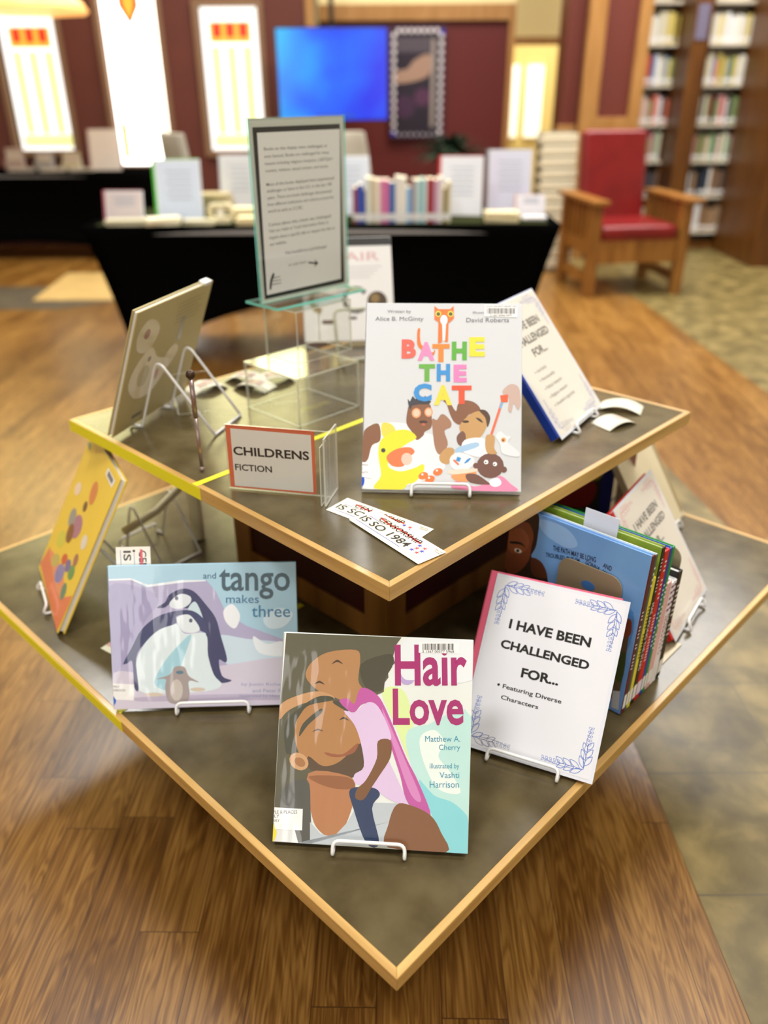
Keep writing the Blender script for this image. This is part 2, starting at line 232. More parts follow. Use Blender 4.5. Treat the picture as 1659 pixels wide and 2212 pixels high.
ART={
'hair':[["dcefa6",1,[[92,2081],[271,2179],[459,2027],[572,1428],[527,1161],[291,1662]]],["bfe6df",1,[[442,1510],[744,1685],[1353,1822],[1377,5],[1050,-3],[686,732]]],["eaf5ee",1,[[641,1502],[836,1619],[986,1450],[902,1269],[1070,1068],[1221,797],[916,832],[707,1171]]],["8ad6dd",1,[[643,940],[865,743],[1136,654],[1357,424],[1354,4],[1050,-3],[838,481]]],["b9a8d8",1,[[256,2575],[431,2800],[581,2716],[541,2282],[360,2237]]],["e8eef0",1,[[310,2596],[466,2856],[1324,2875],[1336,2319],[596,2284],[376,2310]]],["5d5a46",0,[[-1296,2854],[337,2864],[267,2757],[228,2592],[259,2503],[161,2408],[175,2301],[122,2226],[118,2100],[-89,2000],[-357,1844],[-603,1189],[-865,909],[-829,-17],[-1347,22],[-1330,1688]]],["4a4738",1,[[-219,2463],[180,2626],[232,2484],[138,2299],[90,2117],[-131,2142]]],["b58556",1,[[-888,2487],[-670,2616],[-301,2659],[-231,2535],[-246,2245],[-176,2104],[-269,1920],[-379,1914],[-529,1979],[-774,2057],[-948,2194],[-991,2319]]],["c69768",1,[[-1330,1850],[-1104,1987],[-793,2066],[-566,1977],[-952,1905],[-1205,1784],[-1332,1652]]],["b3814f",1,[[-1003,1812],[-787,1949],[-583,1940],[-373,1771],[-217,1565],[-152,1337],[-115,1109],[-263,960],[-591,942],[-890,1050],[-1068,1289],[-1102,1591]]],["494939",1,[[-1222,1228],[-1251,1584],[-1094,1790],[-826,1983],[-623,2002],[-602,1949],[-913,1870],[-1036,1738],[-1110,1555],[-1084,1235],[-1155,1187]]],["5b4733",1,[[-896,1174],[-688,1052],[-454,1126],[-173,1389],[-113,1074],[-244,926],[-480,913],[-739,969],[-888,1014]]],["4b4a3c",1,[[-1039,1434],[-993,1615],[-762,1824],[-741,1771],[-918,1601]]],["4b4a3c",1,[[-591,1922],[-509,1944],[-375,1825],[-449,1839]]],["9a5c3e",1,[[-670,1239],[-421,1225],[-218,1387],[-258,1261],[-438,1189],[-603,1189]]],["4b3a2c",1,[[-858,1505],[-786,1554],[-702,1522],[-785,1531]]],["4b3a2c",1,[[-488,1685],[-426,1733],[-350,1683],[-425,1704]]],["4b3a2c",1,[[-634,2444],[-554,2512],[-468,2452],[-553,2481]]],["4b3a2c",1,[[-862,2162],[-790,2210],[-714,2160],[-789,2180]]],["cda073",0,[[-904,1023],[-936,993],[-982,978],[-1035,982],[-1086,1002],[-1128,1037],[-1154,1081],[-1161,1127],[-1147,1169],[-1114,1199],[-1068,1214],[-1015,1210],[-964,1189],[-922,1154],[-896,1110],[-890,1064]]],["a8764a",0,[[-942,1046],[-959,1030],[-984,1024],[-1014,1027],[-1043,1039],[-1068,1059],[-1084,1083],[-1089,1108],[-1082,1130],[-1065,1145],[-1039,1151],[-1010,1148],[-980,1136],[-956,1116],[-940,1092],[-935,1067]]],["b67c52",1,[[-885,944],[-335,938],[-219,769],[-277,451],[-376,219],[-516,123],[-682,174],[-811,385]]],["95603c",1,[[-865,909],[-335,921],[-238,786],[-473,755],[-732,811]]],["56564f",1,[[-1223,731],[-899,855],[-832,471],[-815,-16],[-1001,-10],[-1053,283],[-1245,448]]],["c0c9cf",0,[[-831,296],[-681,148],[-498,111],[-308,327],[-175,596],[349,609],[260,360],[260,28],[-1001,-13],[-816,-2]]],["e3e6e6",0,[[-1347,161],[-1038,179],[-979,-5],[-1350,13]]],["c25aa4",1,[[-501,1953],[-382,1986],[-287,1919],[-205,2139],[0,2076],[155,1869],[452,1245],[644,905],[825,462],[511,618],[389,978],[228,1410],[64,1864],[-159,1925],[-282,1803],[-394,1842]]],["d889c2",1,[[100,1866],[218,1658],[474,1141],[688,680],[542,742],[304,1308]]],["dfc5e7",1,[[-430,1813],[-282,1803],[-105,1946],[44,1899],[201,1622],[240,1455],[81,1429],[238,1146],[496,614],[257,656],[146,719],[-39,823],[-222,839],[-245,961],[-119,1074],[-173,1389],[-275,1633]]],["2c3d60",1,[[-291,765],[16,800],[119,709],[19,520],[136,67],[-43,62],[-244,523]]],["85593a",1,[[350,591],[548,594],[820,480],[970,264],[1046,-3],[255,24],[252,325]]],["7d5536",1,[[63,1428],[235,1446],[244,1217],[100,962],[-2,799],[-104,635],[-213,647],[-200,770],[-79,900],[55,1189]]],["T","Hair","a8296f",[271,2188],[1269,2235],[249,2756],2.2,1],["T","Love","a8296f",[264,1652],[1240,1701],[245,2151],2.2,1],["T","Matthew A.","2f8fae",[716,1453],[1196,1478],[713,1533],0,1],["T","Cherry","2f8fae",[909,1331],[1200,1346],[906,1424],0,1],["T","illustrated by","2f8fae",[791,1079],[1194,1101],[788,1167],0,1],["T","Vashti","2f8fae",[929,980],[1198,995],[927,1057],0,1],["T","Harrison","2f8fae",[799,843],[1196,865],[796,931],0,1],["f4f4f2",0,[[581,2807],[1143,2822],[1144,2673],[583,2659]]],["3a3a3a",0,[[630,2787],[636,2788],[639,2701],[633,2701]]],["3a3a3a",0,[[647,2788],[653,2788],[656,2702],[650,2701]]],["3a3a3a",0,[[664,2789],[676,2789],[679,2703],[667,2702]]],["3a3a3a",0,[[681,2790],[689,2790],[692,2703],[684,2703]]],["3a3a3a",0,[[698,2790],[706,2791],[709,2704],[701,2704]]],["3a3a3a",0,[[715,2791],[723,2791],[726,2705],[718,2704]]],["3a3a3a",0,[[732,2792],[740,2792],[743,2705],[735,2705]]],["3a3a3a",0,[[749,2793],[761,2793],[763,2706],[752,2706]]],["3a3a3a",0,[[766,2793],[774,2794],[777,2707],[769,2707]]],["3a3a3a",0,[[783,2794],[791,2794],[794,2708],[786,2707]]],["3a3a3a",0,[[800,2795],[812,2795],[814,2709],[803,2708]]],["3a3a3a",0,[[817,2795],[823,2796],[825,2709],[820,2709]]],["3a3a3a",0,[[834,2796],[842,2797],[845,2710],[836,2710]]],["3a3a3a",0,[[851,2797],[863,2797],[865,2711],[853,2710]]],["3a3a3a",0,[[868,2798],[876,2798],[879,2711],[870,2711]]],["3a3a3a",0,[[885,2798],[891,2799],[893,2712],[887,2712]]],["3a3a3a",0,[[902,2799],[910,2800],[913,2713],[904,2713]]],["3a3a3a",0,[[919,2800],[930,2800],[933,2714],[921,2713]]],["3a3a3a",0,[[935,2801],[944,2801],[947,2714],[938,2714]]],["3a3a3a",0,[[952,2801],[958,2802],[961,2715],[955,2715]]],["3a3a3a",0,[[969,2802],[975,2802],[978,2716],[972,2716]]],["3a3a3a",0,[[986,2803],[998,2803],[1001,2717],[989,2716]]],["3a3a3a",0,[[1003,2804],[1012,2804],[1014,2717],[1006,2717]]],["3a3a3a",0,[[1020,2804],[1026,2805],[1029,2718],[1023,2718]]],["3a3a3a",0,[[1037,2805],[1049,2806],[1052,2719],[1040,2719]]],["3a3a3a",0,[[1054,2806],[1063,2806],[1065,2720],[1057,2719]]],["T","3 1367 00377 5968","444444",[634,2661],[1075,2680],[633,2697],0.3,1],["f0e03a",1,[[-1351,231],[-1305,199],[-1286,112],[-1314,23],[-1350,21]]],["f6f6f4",0,[[-1367,462],[-938,462],[-934,177],[-1307,167],[-1360,265]]],["T","PLE & PLACES","333333",[-1351,376],[-1013,396],[-1354,420],0,1],["T","ILY","333333",[-1345,326],[-1261,331],[-1347,363],0,1],["T","RRY","333333",[-1342,265],[-1254,270],[-1344,301],0,1]],
'tango':[["b4afd0",0,[[-1535,2191],[-1167,2197],[-941,2058],[-623,2093],[-325,2140],[77,2145],[219,1964],[376,1592],[709,1366],[1343,1109],[1556,1081],[1525,-9],[-1544,5],[-1548,817]]],["a5a0c6",1,[[-1529,2095],[-963,2037],[-718,1837],[-989,1455],[-1336,811],[-1523,664],[-1538,1253]]],["cfe3f0",1,[[234,1205],[701,1148],[1533,1016],[1525,731],[684,623],[324,765]]],["d6cfe0",1,[[-1525,631],[-815,578],[258,701],[1526,775],[1525,-16],[-1544,1]]],["bfb4cc",1,[[-1194,193],[-403,214],[777,201],[1508,135],[1506,80],[22,113],[-1048,123]]],["eef4fa",0,[[-1534,2213],[-1166,2219],[-897,2100],[-324,2168],[57,2158],[56,2137],[-326,2125],[-899,2062],[-1167,2189],[-1535,2185]]],["3d4069",1,[[-766,1713],[-624,1802],[-545,1930],[-330,2021],[-141,1969],[41,1753],[202,1510],[276,1203],[360,851],[335,753],[229,800],[273,525],[431,443],[247,404],[144,506],[50,860],[4,1341],[-133,1649],[-343,1698],[-531,1768],[-639,1710]]],["e2eaf0",1,[[-551,1790],[-376,1932],[-208,1889],[-208,1781],[-343,1693],[-502,1698]]],["cfe6ee",1,[[-260,1652],[-127,1800],[-10,1516],[21,1210],[-138,1519]]],["e0eff3",1,[[-1143,390],[-1145,806],[-960,1150],[-652,1402],[-459,1441],[-318,1263],[22,1254],[51,882],[135,550],[257,371],[-15,269],[-829,248],[-1041,277]]],["a6d5e3",1,[[-863,447],[-678,793],[-410,1091],[-212,1238],[-380,784],[-526,350],[-698,311]]],["3f4570",1,[[-1358,790],[-1197,1069],[-1036,1348],[-773,1557],[-472,1647],[-196,1651],[-10,1516],[47,1340],[59,1253],[-102,1344],[-221,1565],[-444,1560],[-459,1441],[-739,1340],[-960,1150],[-1142,871],[-1123,345],[-1196,380],[-1209,808],[-1295,784]]],["e6f0f4",1,[[-445,1527],[-262,1587],[-139,1476],[-71,1322],[-211,1271],[-369,1319]]],["5a5d78",0,[[-402,1861],[-405,1848],[-412,1837],[-421,1830],[-433,1828],[-444,1831],[-453,1838],[-459,1850],[-461,1863],[-458,1876],[-451,1887],[-441,1894],[-430,1897],[-419,1894],[-410,1886],[-404,1875]]],["5a5d78",0,[[-184,1481],[-187,1468],[-193,1457],[-203,1450],[-215,1447],[-226,1450],[-235,1458],[-241,1469],[-243,1483],[-240,1496],[-233,1507],[-224,1514],[-212,1517],[-201,1514],[-191,1506],[-185,1495]]],["a89c9a",1,[[-829,501],[-602,572],[-511,701],[-351,696],[-283,540],[-116,426],[-286,453],[-280,232],[-344,84],[-537,68],[-652,133],[-686,354],[-669,497]]],["cbc2ba",0,[[-393,302],[-403,230],[-428,170],[-463,131],[-503,118],[-542,133],[-573,175],[-593,236],[-598,308],[-587,379],[-562,439],[-527,478],[-488,491],[-449,476],[-417,435],[-398,374]]],["587c92",0,[[-366,604],[-371,593],[-385,583],[-406,577],[-431,575],[-455,579],[-476,586],[-489,596],[-494,608],[-488,620],[-474,629],[-453,635],[-428,637],[-404,634],[-383,627],[-370,616]]],["d8c9b8",0,[[-723,234],[-735,221],[-767,211],[-816,205],[-874,204],[-931,208],[-979,217],[-1010,229],[-1021,243],[-1009,256],[-976,267],[-928,273],[-870,274],[-813,270],[-765,261],[-733,248]]],["d8c9b8",0,[[-14,302],[-24,288],[-52,278],[-94,271],[-144,270],[-193,274],[-234,283],[-261,295],[-271,309],[-260,322],[-232,333],[-190,339],[-141,341],[-92,337],[-51,328],[-23,315]]],["f3f7fb",1,[[335,1637],[487,1741],[608,1543],[515,1328],[370,1440]]],["d5ebf7",1,[[990,1489],[1231,1657],[1484,1563],[1350,1349],[1092,1312]]],["eef6fb",1,[[810,1189],[1041,1051],[1299,1088],[1335,846],[907,902]]],["T","and","3a6486",[19,2181],[231,2176],[23,2282],0.3,1],["T","tango","46606e",[274,1829],[1444,1799],[292,2340],1.2,1],["T","makes","3f7299",[382,1761],[924,1747],[387,1900],0,1],["T","three","3f80a8",[799,1512],[1440,1495],[806,1716],0.5,1],["T","by Justin Richardson","9498bd",[588,335],[1491,308],[590,401],0,1],["T","and Peter Parnell","9498bd",[767,228],[1477,207],[769,290],0,1],["T","illustrated by Henry Cole","9498bd",[549,137],[1485,109],[551,203],0,1],["1d62c8",1,[[-1554,237],[-1517,214],[-1507,158],[-1527,97],[-1555,83]]],["f6f6f4",0,[[-1548,454],[-1194,422],[-1213,150],[-1511,170],[-1554,237]]],["T","MALS","333333",[-1543,379],[-1446,377],[-1542,412],0,1],["T","HARDSON","333333",[-1546,314],[-1347,308],[-1545,353],0.3,1]],
'bathe':[["f0f1f1",1,[[-1234,980],[-1035,1094],[-614,1100],[-301,956],[-118,884],[31,629],[0,298],[-720,30],[-1265,21],[-1274,388]]],["8a6048",1,[[-1286,868],[-1226,1017],[-1035,1085],[-1001,816],[-1136,722],[-1195,499],[-1285,461]]],["e9d95a",1,[[-984,1085],[-852,1096],[-762,1005],[-774,894],[-957,872]]],["8a6048",1,[[-564,1323],[-511,1417],[-219,1439],[-169,1217],[-172,1041],[-274,965],[-300,900],[-408,825],[-484,953],[-578,1100]]],["45454c",0,[[-568,1509],[-530,1463],[-486,1557],[-439,1502],[-386,1568],[-339,1508],[-276,1565],[-247,1504],[-179,1467],[-218,1420],[-383,1418],[-492,1395],[-518,1324],[-557,1416]]],["f2a171",0,[[-344,1274],[-349,1242],[-365,1214],[-390,1196],[-419,1189],[-448,1195],[-474,1213],[-491,1240],[-497,1272],[-492,1304],[-476,1331],[-451,1350],[-422,1357],[-392,1351],[-367,1333],[-350,1306]]],["f2a171",0,[[-151,1291],[-155,1261],[-170,1236],[-192,1219],[-218,1212],[-245,1218],[-268,1235],[-283,1260],[-289,1289],[-284,1319],[-270,1345],[-248,1362],[-221,1368],[-195,1363],[-172,1346],[-156,1321]]],["f6cdb4",0,[[-366,1274],[-369,1250],[-381,1230],[-398,1217],[-419,1212],[-440,1216],[-458,1229],[-471,1249],[-475,1272],[-471,1296],[-460,1316],[-442,1329],[-422,1334],[-400,1330],[-382,1317],[-370,1297]]],["f6cdb4",0,[[-171,1291],[-174,1270],[-184,1251],[-200,1239],[-219,1235],[-238,1239],[-254,1250],[-265,1268],[-269,1290],[-266,1311],[-255,1329],[-240,1342],[-221,1346],[-202,1342],[-186,1330],[-175,1312]]],["4a3a34",0,[[-235,1127],[-240,1117],[-255,1108],[-278,1102],[-304,1100],[-331,1102],[-353,1107],[-368,1115],[-374,1125],[-369,1135],[-354,1144],[-331,1150],[-305,1152],[-278,1150],[-256,1145],[-241,1137]]],["c9695a",0,[[-267,1086],[-270,1077],[-277,1070],[-287,1065],[-300,1063],[-312,1065],[-323,1069],[-330,1076],[-333,1085],[-331,1093],[-324,1101],[-313,1106],[-300,1107],[-288,1106],[-277,1101],[-270,1094]]],["a77d64",1,[[-156,1180],[-86,1162],[-15,1256],[58,1238],[147,1137],[143,1045],[44,979],[102,758],[-23,591],[-106,700],[-147,976]]],["c99e68",1,[[-31,573],[85,703],[212,668],[125,447],[-2,463]]],["f1e43c",1,[[-1026,687],[-974,835],[-776,968],[-557,989],[-409,871],[-553,767],[-715,654],[-839,505],[-854,376],[-671,305],[-436,364],[-292,431],[-289,293],[-431,126],[-539,97],[-646,4],[-1083,15],[-978,227],[-1021,502]]],["ee7f52",1,[[-894,541],[-733,672],[-515,703],[-437,622],[-566,509],[-618,389],[-800,395]]],["f6cab8",0,[[-471,511],[-478,472],[-497,439],[-526,416],[-560,408],[-595,415],[-625,437],[-645,469],[-653,508],[-647,547],[-628,580],[-599,602],[-564,610],[-529,603],[-499,582],[-479,549]]],["45474a",0,[[-911,648],[-914,633],[-922,621],[-933,613],[-947,610],[-961,613],[-973,621],[-981,632],[-984,647],[-982,661],[-974,673],[-963,681],[-949,684],[-935,681],[-923,674],[-915,662]]],["8a6048",1,[[18,1479],[94,1502],[221,1314],[255,1426],[346,1492],[491,1476],[601,1393],[621,1282],[440,1262],[324,1094],[205,1129],[131,1258],[73,1424]]],["c99e68",1,[[297,1093],[458,1262],[620,1319],[757,1247],[714,1025],[589,858],[372,854],[298,982]]],["5b4438",1,[[602,1329],[711,1330],[785,1211],[741,1053],[703,1210]]],["4a3a34",0,[[441,1141],[437,1133],[425,1125],[408,1120],[387,1118],[366,1120],[348,1124],[336,1131],[332,1140],[336,1148],[348,1156],[366,1161],[386,1163],[407,1161],[425,1157],[437,1150]]],["4a3a34",1,[[549,1208],[622,1190],[668,1126],[604,1153]]],["7d5a4c",1,[[245,889],[334,983],[390,910],[374,744],[274,761]]],["f3f3f3",1,[[373,836],[698,859],[719,566],[357,634]]],["a9cbe8",1,[[248,705],[554,802],[591,729],[267,623]]],["f2f2f2",1,[[141,538],[285,632],[521,544],[504,416],[361,340],[180,374]]],["ef7c5e",0,[[254,459],[248,456],[237,457],[225,462],[212,470],[201,481],[194,493],[191,503],[193,510],[199,514],[210,513],[222,508],[235,499],[246,488],[253,477],[256,467]]],["3f94d6",0,[[480,540],[480,533],[474,524],[462,513],[447,503],[431,495],[417,489],[406,488],[400,491],[400,498],[406,507],[418,518],[433,528],[449,537],[463,542],[474,543]]],["3f94d6",0,[[324,527],[319,524],[310,523],[297,524],[282,529],[268,535],[257,541],[250,548],[248,554],[253,558],[262,559],[276,557],[290,553],[304,547],[316,540],[322,533]]],["ef7c5e",0,[[271,442],[265,438],[255,438],[245,442],[234,449],[225,458],[220,468],[218,477],[220,484],[227,488],[236,488],[246,484],[257,477],[266,468],[271,458],[273,449]]],["3f94d6",0,[[466,521],[466,515],[460,505],[448,495],[433,484],[417,476],[403,471],[391,470],[385,473],[386,479],[392,489],[404,499],[418,510],[434,518],[449,523],[460,524]]],["3f94d6",0,[[315,505],[310,502],[301,501],[288,502],[273,506],[259,512],[248,519],[241,526],[240,532],[244,535],[254,536],[267,535],[282,531],[296,525],[307,518],[314,511]]],["ef7c5e",0,[[287,425],[281,421],[273,420],[265,422],[256,427],[250,434],[246,443],[245,451],[248,458],[254,462],[262,463],[271,461],[279,456],[286,448],[290,440],[290,432]]],["3f94d6",0,[[452,503],[452,496],[445,487],[434,476],[419,466],[403,458],[388,452],[377,451],[371,454],[372,461],[378,470],[389,481],[404,491],[420,499],[435,505],[446,506]]],["3f94d6",0,[[306,483],[302,480],[292,479],[279,480],[264,484],[250,490],[239,497],[232,504],[231,510],[235,513],[245,514],[258,513],[273,509],[287,503],[298,496],[305,489]]],["f2a066",1,[[182,264],[560,325],[472,169],[246,165]]],["f7dcc8",1,[[144,337],[577,371],[560,322],[182,268]]],["ee8045",0,[[-212,268],[-210,245],[-220,221],[-240,199],[-268,184],[-298,177],[-327,179],[-351,190],[-364,209],[-367,232],[-357,256],[-337,278],[-309,293],[-278,300],[-249,298],[-226,287]]],["ffffff",0,[[-287,260],[-288,254],[-291,249],[-297,245],[-303,244],[-309,245],[-315,248],[-318,254],[-320,260],[-318,266],[-315,272],[-310,275],[-304,277],[-297,275],[-292,272],[-288,267]]],["ee8045",0,[[-103,215],[-101,192],[-110,168],[-130,146],[-158,131],[-189,124],[-218,126],[-241,137],[-255,156],[-257,179],[-247,203],[-227,225],[-200,240],[-169,247],[-140,245],[-116,233]]],["ffffff",0,[[-177,207],[-178,201],[-182,196],[-187,192],[-193,191],[-200,192],[-205,195],[-209,201],[-210,207],[-209,213],[-205,218],[-200,222],[-194,224],[-188,222],[-182,219],[-179,214]]],["ee8045",0,[[22,336],[24,313],[14,288],[-6,267],[-33,252],[-64,245],[-93,247],[-116,258],[-130,277],[-132,300],[-123,324],[-102,346],[-75,361],[-44,368],[-15,366],[8,354]]],["ffffff",0,[[-53,328],[-54,322],[-57,317],[-62,313],[-69,312],[-75,313],[-80,316],[-84,321],[-85,328],[-84,334],[-81,339],[-75,343],[-69,344],[-63,343],[-58,340],[-54,335]]],["ef8fb4",1,[[246,156],[545,79],[813,165],[956,259],[1119,134],[1191,8],[239,28]]],["77544a",1,[[398,268],[560,280],[723,182],[778,110],[472,141]]],["77544a",0,[[1012,424],[996,345],[949,278],[879,233],[795,216],[711,230],[639,273],[591,339],[573,417],[589,496],[636,563],[707,608],[791,625],[875,611],[947,568],[995,502]]],["77544a",0,[[1063,361],[1059,341],[1049,325],[1032,313],[1013,309],[994,313],[977,323],[966,340],[962,359],[966,379],[977,396],[993,407],[1012,411],[1032,408],[1048,397],[1059,380]]],["77544a",0,[[609,418],[606,399],[596,384],[581,373],[563,369],[545,373],[529,383],[519,398],[515,416],[519,434],[529,450],[544,460],[562,464],[580,461],[595,451],[605,436]]],["ffffff",1,[[795,183],[921,222],[975,132],[886,76],[796,111]]],["ffffff",0,[[761,480],[759,466],[751,454],[740,446],[726,443],[712,446],[700,453],[692,465],[689,479],[692,493],[700,505],[711,513],[725,516],[739,514],[751,506],[759,494]]],["ffffff",0,[[902,450],[900,436],[892,425],[881,417],[868,414],[855,417],[844,424],[837,435],[834,449],[836,462],[844,473],[855,481],[868,484],[881,481],[892,474],[899,463]]],["333333",0,[[729,474],[728,469],[726,465],[721,462],[717,461],[712,462],[708,465],[705,469],[704,474],[705,479],[708,483],[712,486],[716,487],[721,486],[725,483],[728,479]]],["333333",0,[[870,444],[869,439],[866,435],[862,432],[857,431],[853,432],[848,434],[846,438],[845,443],[846,448],[848,452],[852,455],[857,456],[862,455],[866,453],[869,448]]],["e87352",0,[[954,1481],[994,1472],[820,916],[782,925]]],["7fb4d8",0,[[959,1481],[994,1472],[961,1361],[928,1370]]],["c99e68",1,[[716,896],[769,934],[860,898],[853,714],[899,623],[755,621],[708,731]]],["cbb0a3",1,[[980,1658],[1106,1771],[1242,1717],[1274,1457],[1235,1346],[1162,1456],[1127,1307],[1073,1344],[1089,1529],[1035,1566]]],["e8653c",0,[[940,1583],[1071,1599],[1065,1473],[960,1468]]],["e4e8ea",1,[[878,898],[949,991],[1040,919],[1131,902],[1077,809],[1258,647],[1223,573],[989,625],[951,771]]],["f0a050",0,[[1041,846],[1038,830],[1030,817],[1017,808],[1002,805],[986,807],[973,816],[965,829],[962,844],[964,860],[973,873],[986,882],[1001,885],[1016,883],[1029,874],[1038,861]]],["4a4a55",0,[[1012,842],[1011,835],[1007,830],[1002,826],[996,825],[990,826],[985,829],[981,835],[980,841],[981,847],[984,853],[990,856],[996,858],[1002,857],[1007,853],[1011,848]]],["ee7a35",1,[[-421,2686],[-384,2686],[-386,2563],[-350,2412],[-179,2291],[-143,2339],[-133,2292],[-187,2244],[-401,2374],[-432,2544]]],["T","B","ea6a5c",[-682,2183],[-443,2185],[-689,2508],5,1],["T","A","ee8fbe",[-419,2152],[-136,2154],[-425,2465],5,1],["T","T","f08b3c",[-176,2132],[108,2134],[-181,2433],5,1],["T","H","5faf3f",[144,2163],[391,2165],[140,2477],5,1],["T","E","ebde3e",[431,2227],[686,2230],[427,2555],5,1],["T","T","6cb04a",[-390,1801],[-125,1804],[-396,2092],5,1],["T","H","3f94d6",[-97,1804],[122,1807],[-102,2098],5,1],["T","E","ee86bf",[181,1794],[396,1797],[177,2088],5,1],["T","C","3f94d6",[-470,1464],[-174,1468],[-476,1763],5,1],["T","A","e9d94a",[-136,1407],[161,1410],[-142,1742],5,1],["T","T","ec5a3c",[155,1429],[479,1433],[151,1738],5,1],["ee7a35",0,[[-155,3078],[-90,3025],[104,3026],[162,3080],[171,2871],[89,2791],[-58,2789],[-151,2849]]],["ee7a35",0,[[-86,2803],[-18,2784],[-20,2463],[-86,2443]]],["ee7a35",0,[[38,2790],[82,2794],[76,2469],[24,2472]]],["f6f6f4",0,[[-25,2812],[43,2813],[29,2491],[-7,2491]]],["f3d657",0,[[-39,2945],[-42,2926],[-53,2909],[-69,2898],[-87,2894],[-107,2897],[-123,2908],[-134,2925],[-138,2945],[-135,2964],[-124,2981],[-108,2992],[-89,2996],[-70,2992],[-54,2981],[-43,2965]]],["f3d657",0,[[164,2947],[161,2927],[150,2910],[134,2899],[115,2895],[96,2899],[80,2910],[69,2926],[65,2946],[68,2966],[79,2982],[95,2994],[114,2998],[133,2994],[149,2983],[160,2966]]],["55602c",0,[[-57,2941],[-59,2929],[-66,2918],[-76,2911],[-88,2909],[-100,2911],[-110,2918],[-117,2929],[-120,2941],[-117,2953],[-111,2964],[-101,2971],[-89,2973],[-77,2971],[-66,2964],[-60,2954]]],["55602c",0,[[146,2943],[144,2930],[137,2920],[127,2913],[115,2910],[103,2913],[93,2920],[86,2930],[83,2942],[85,2955],[92,2965],[102,2972],[114,2975],[126,2972],[136,2965],[143,2955]]],["f8f8f6",0,[[66,2842],[62,2809],[49,2781],[30,2762],[7,2756],[-17,2762],[-37,2780],[-50,2808],[-55,2841],[-51,2873],[-38,2901],[-19,2920],[4,2927],[28,2920],[48,2902],[61,2874]]],["T","Written by","77777a",[-930,2943],[-541,2946],[-931,3006],0,1],["T","Alice B. McGinty","77777a",[-1131,2801],[-331,2806],[-1133,2890],0,1],["T","Illustrated by","77777a",[482,2941],[932,2944],[482,2991],0,1],["T","David Roberts","77777a",[374,2808],[1075,2813],[373,2880],0,1],["f2f1ee",0,[[669,3111],[1214,3090],[1210,2893],[666,2908]]],["3a3a3a",0,[[707,3045],[713,3045],[714,2950],[708,2950]]],["3a3a3a",0,[[725,3045],[731,3045],[732,2951],[726,2950]]],["3a3a3a",0,[[743,3045],[756,3045],[757,2951],[744,2951]]],["3a3a3a",0,[[761,3046],[770,3046],[771,2951],[762,2951]]],["3a3a3a",0,[[779,3046],[788,3046],[789,2951],[780,2951]]],["3a3a3a",0,[[798,3046],[807,3046],[808,2951],[799,2951]]],["3a3a3a",0,[[816,3046],[825,3046],[826,2951],[817,2951]]],["3a3a3a",0,[[834,3046],[846,3046],[847,2951],[835,2951]]],["3a3a3a",0,[[852,3046],[861,3046],[862,2951],[853,2951]]],["3a3a3a",0,[[870,3046],[879,3046],[880,2952],[871,2951]]],["3a3a3a",0,[[888,3046],[901,3046],[902,2952],[889,2952]]],["3a3a3a",0,[[906,3046],[913,3046],[913,2952],[907,2952]]],["3a3a3a",0,[[924,3047],[933,3047],[934,2952],[925,2952]]],["3a3a3a",0,[[942,3047],[955,3047],[956,2952],[943,2952]]],["3a3a3a",0,[[961,3047],[970,3047],[970,2952],[961,2952]]],["3a3a3a",0,[[979,3047],[985,3047],[986,2952],[980,2952]]],["3a3a3a",0,[[997,3047],[1006,3047],[1007,2952],[998,2952]]],["3a3a3a",0,[[1015,3047],[1028,3047],[1028,2953],[1016,2952]]],["3a3a3a",0,[[1033,3047],[1042,3047],[1043,2953],[1034,2953]]],["3a3a3a",0,[[1051,3047],[1057,3047],[1058,2953],[1052,2953]]],["3a3a3a",0,[[1069,3048],[1076,3048],[1076,2953],[1070,2953]]],["3a3a3a",0,[[1087,3048],[1100,3048],[1101,2953],[1088,2953]]],["3a3a3a",0,[[1105,3048],[1114,3048],[1115,2953],[1106,2953]]],["3a3a3a",0,[[1123,3048],[1130,3048],[1131,2953],[1124,2953]]],["3a3a3a",0,[[1142,3048],[1154,3048],[1155,2953],[1142,2953]]],["3a3a3a",0,[[1160,3048],[1169,3048],[1169,2954],[1160,2953]]],["T","LOUTIT DISTRICT LIBRARY (GL)","555555",[692,3055],[1196,3058],[692,3087],0.2,1],["T","3 1367 00466 3479","444444",[767,2909],[1115,2912],[767,2939],0.3,1],["1d52c8",1,[[-1300,240],[-1261,222],[-1244,149],[-1257,76],[-1295,57]]],["f6f6f4",0,[[-1301,446],[-1130,449],[-1127,184],[-1299,203]]],["T","MALS","333333",[-1296,387],[-1192,389],[-1297,419],0,1],["T","U","333333",[-1295,325],[-1276,325],[-1295,354],0,1],["T","INTY","333333",[-1293,259],[-1189,260],[-1294,292],0,1]],
'sign':[["T","I HAVE BEEN","141414",[-683,1952],[607,1959],[-679,2108],3.4,0],["T","CHALLENGED","141414",[-746,1625],[655,1621],[-738,1764],3.4,0],["T","FOR...","141414",[-325,1254],[262,1273],[-324,1406],3.4,0],["T","Featuring Diverse","141414",[-564,1018],[368,1021],[-560,1086],2,0],["T","Characters","141414",[-553,848],[45,847],[-549,914],2,0],["141414",0,[[-613,1060],[-613,1052],[-616,1044],[-621,1038],[-629,1034],[-637,1033],[-645,1036],[-651,1041],[-655,1049],[-655,1057],[-652,1065],[-646,1071],[-639,1075],[-630,1075],[-622,1073],[-616,1067]]]],
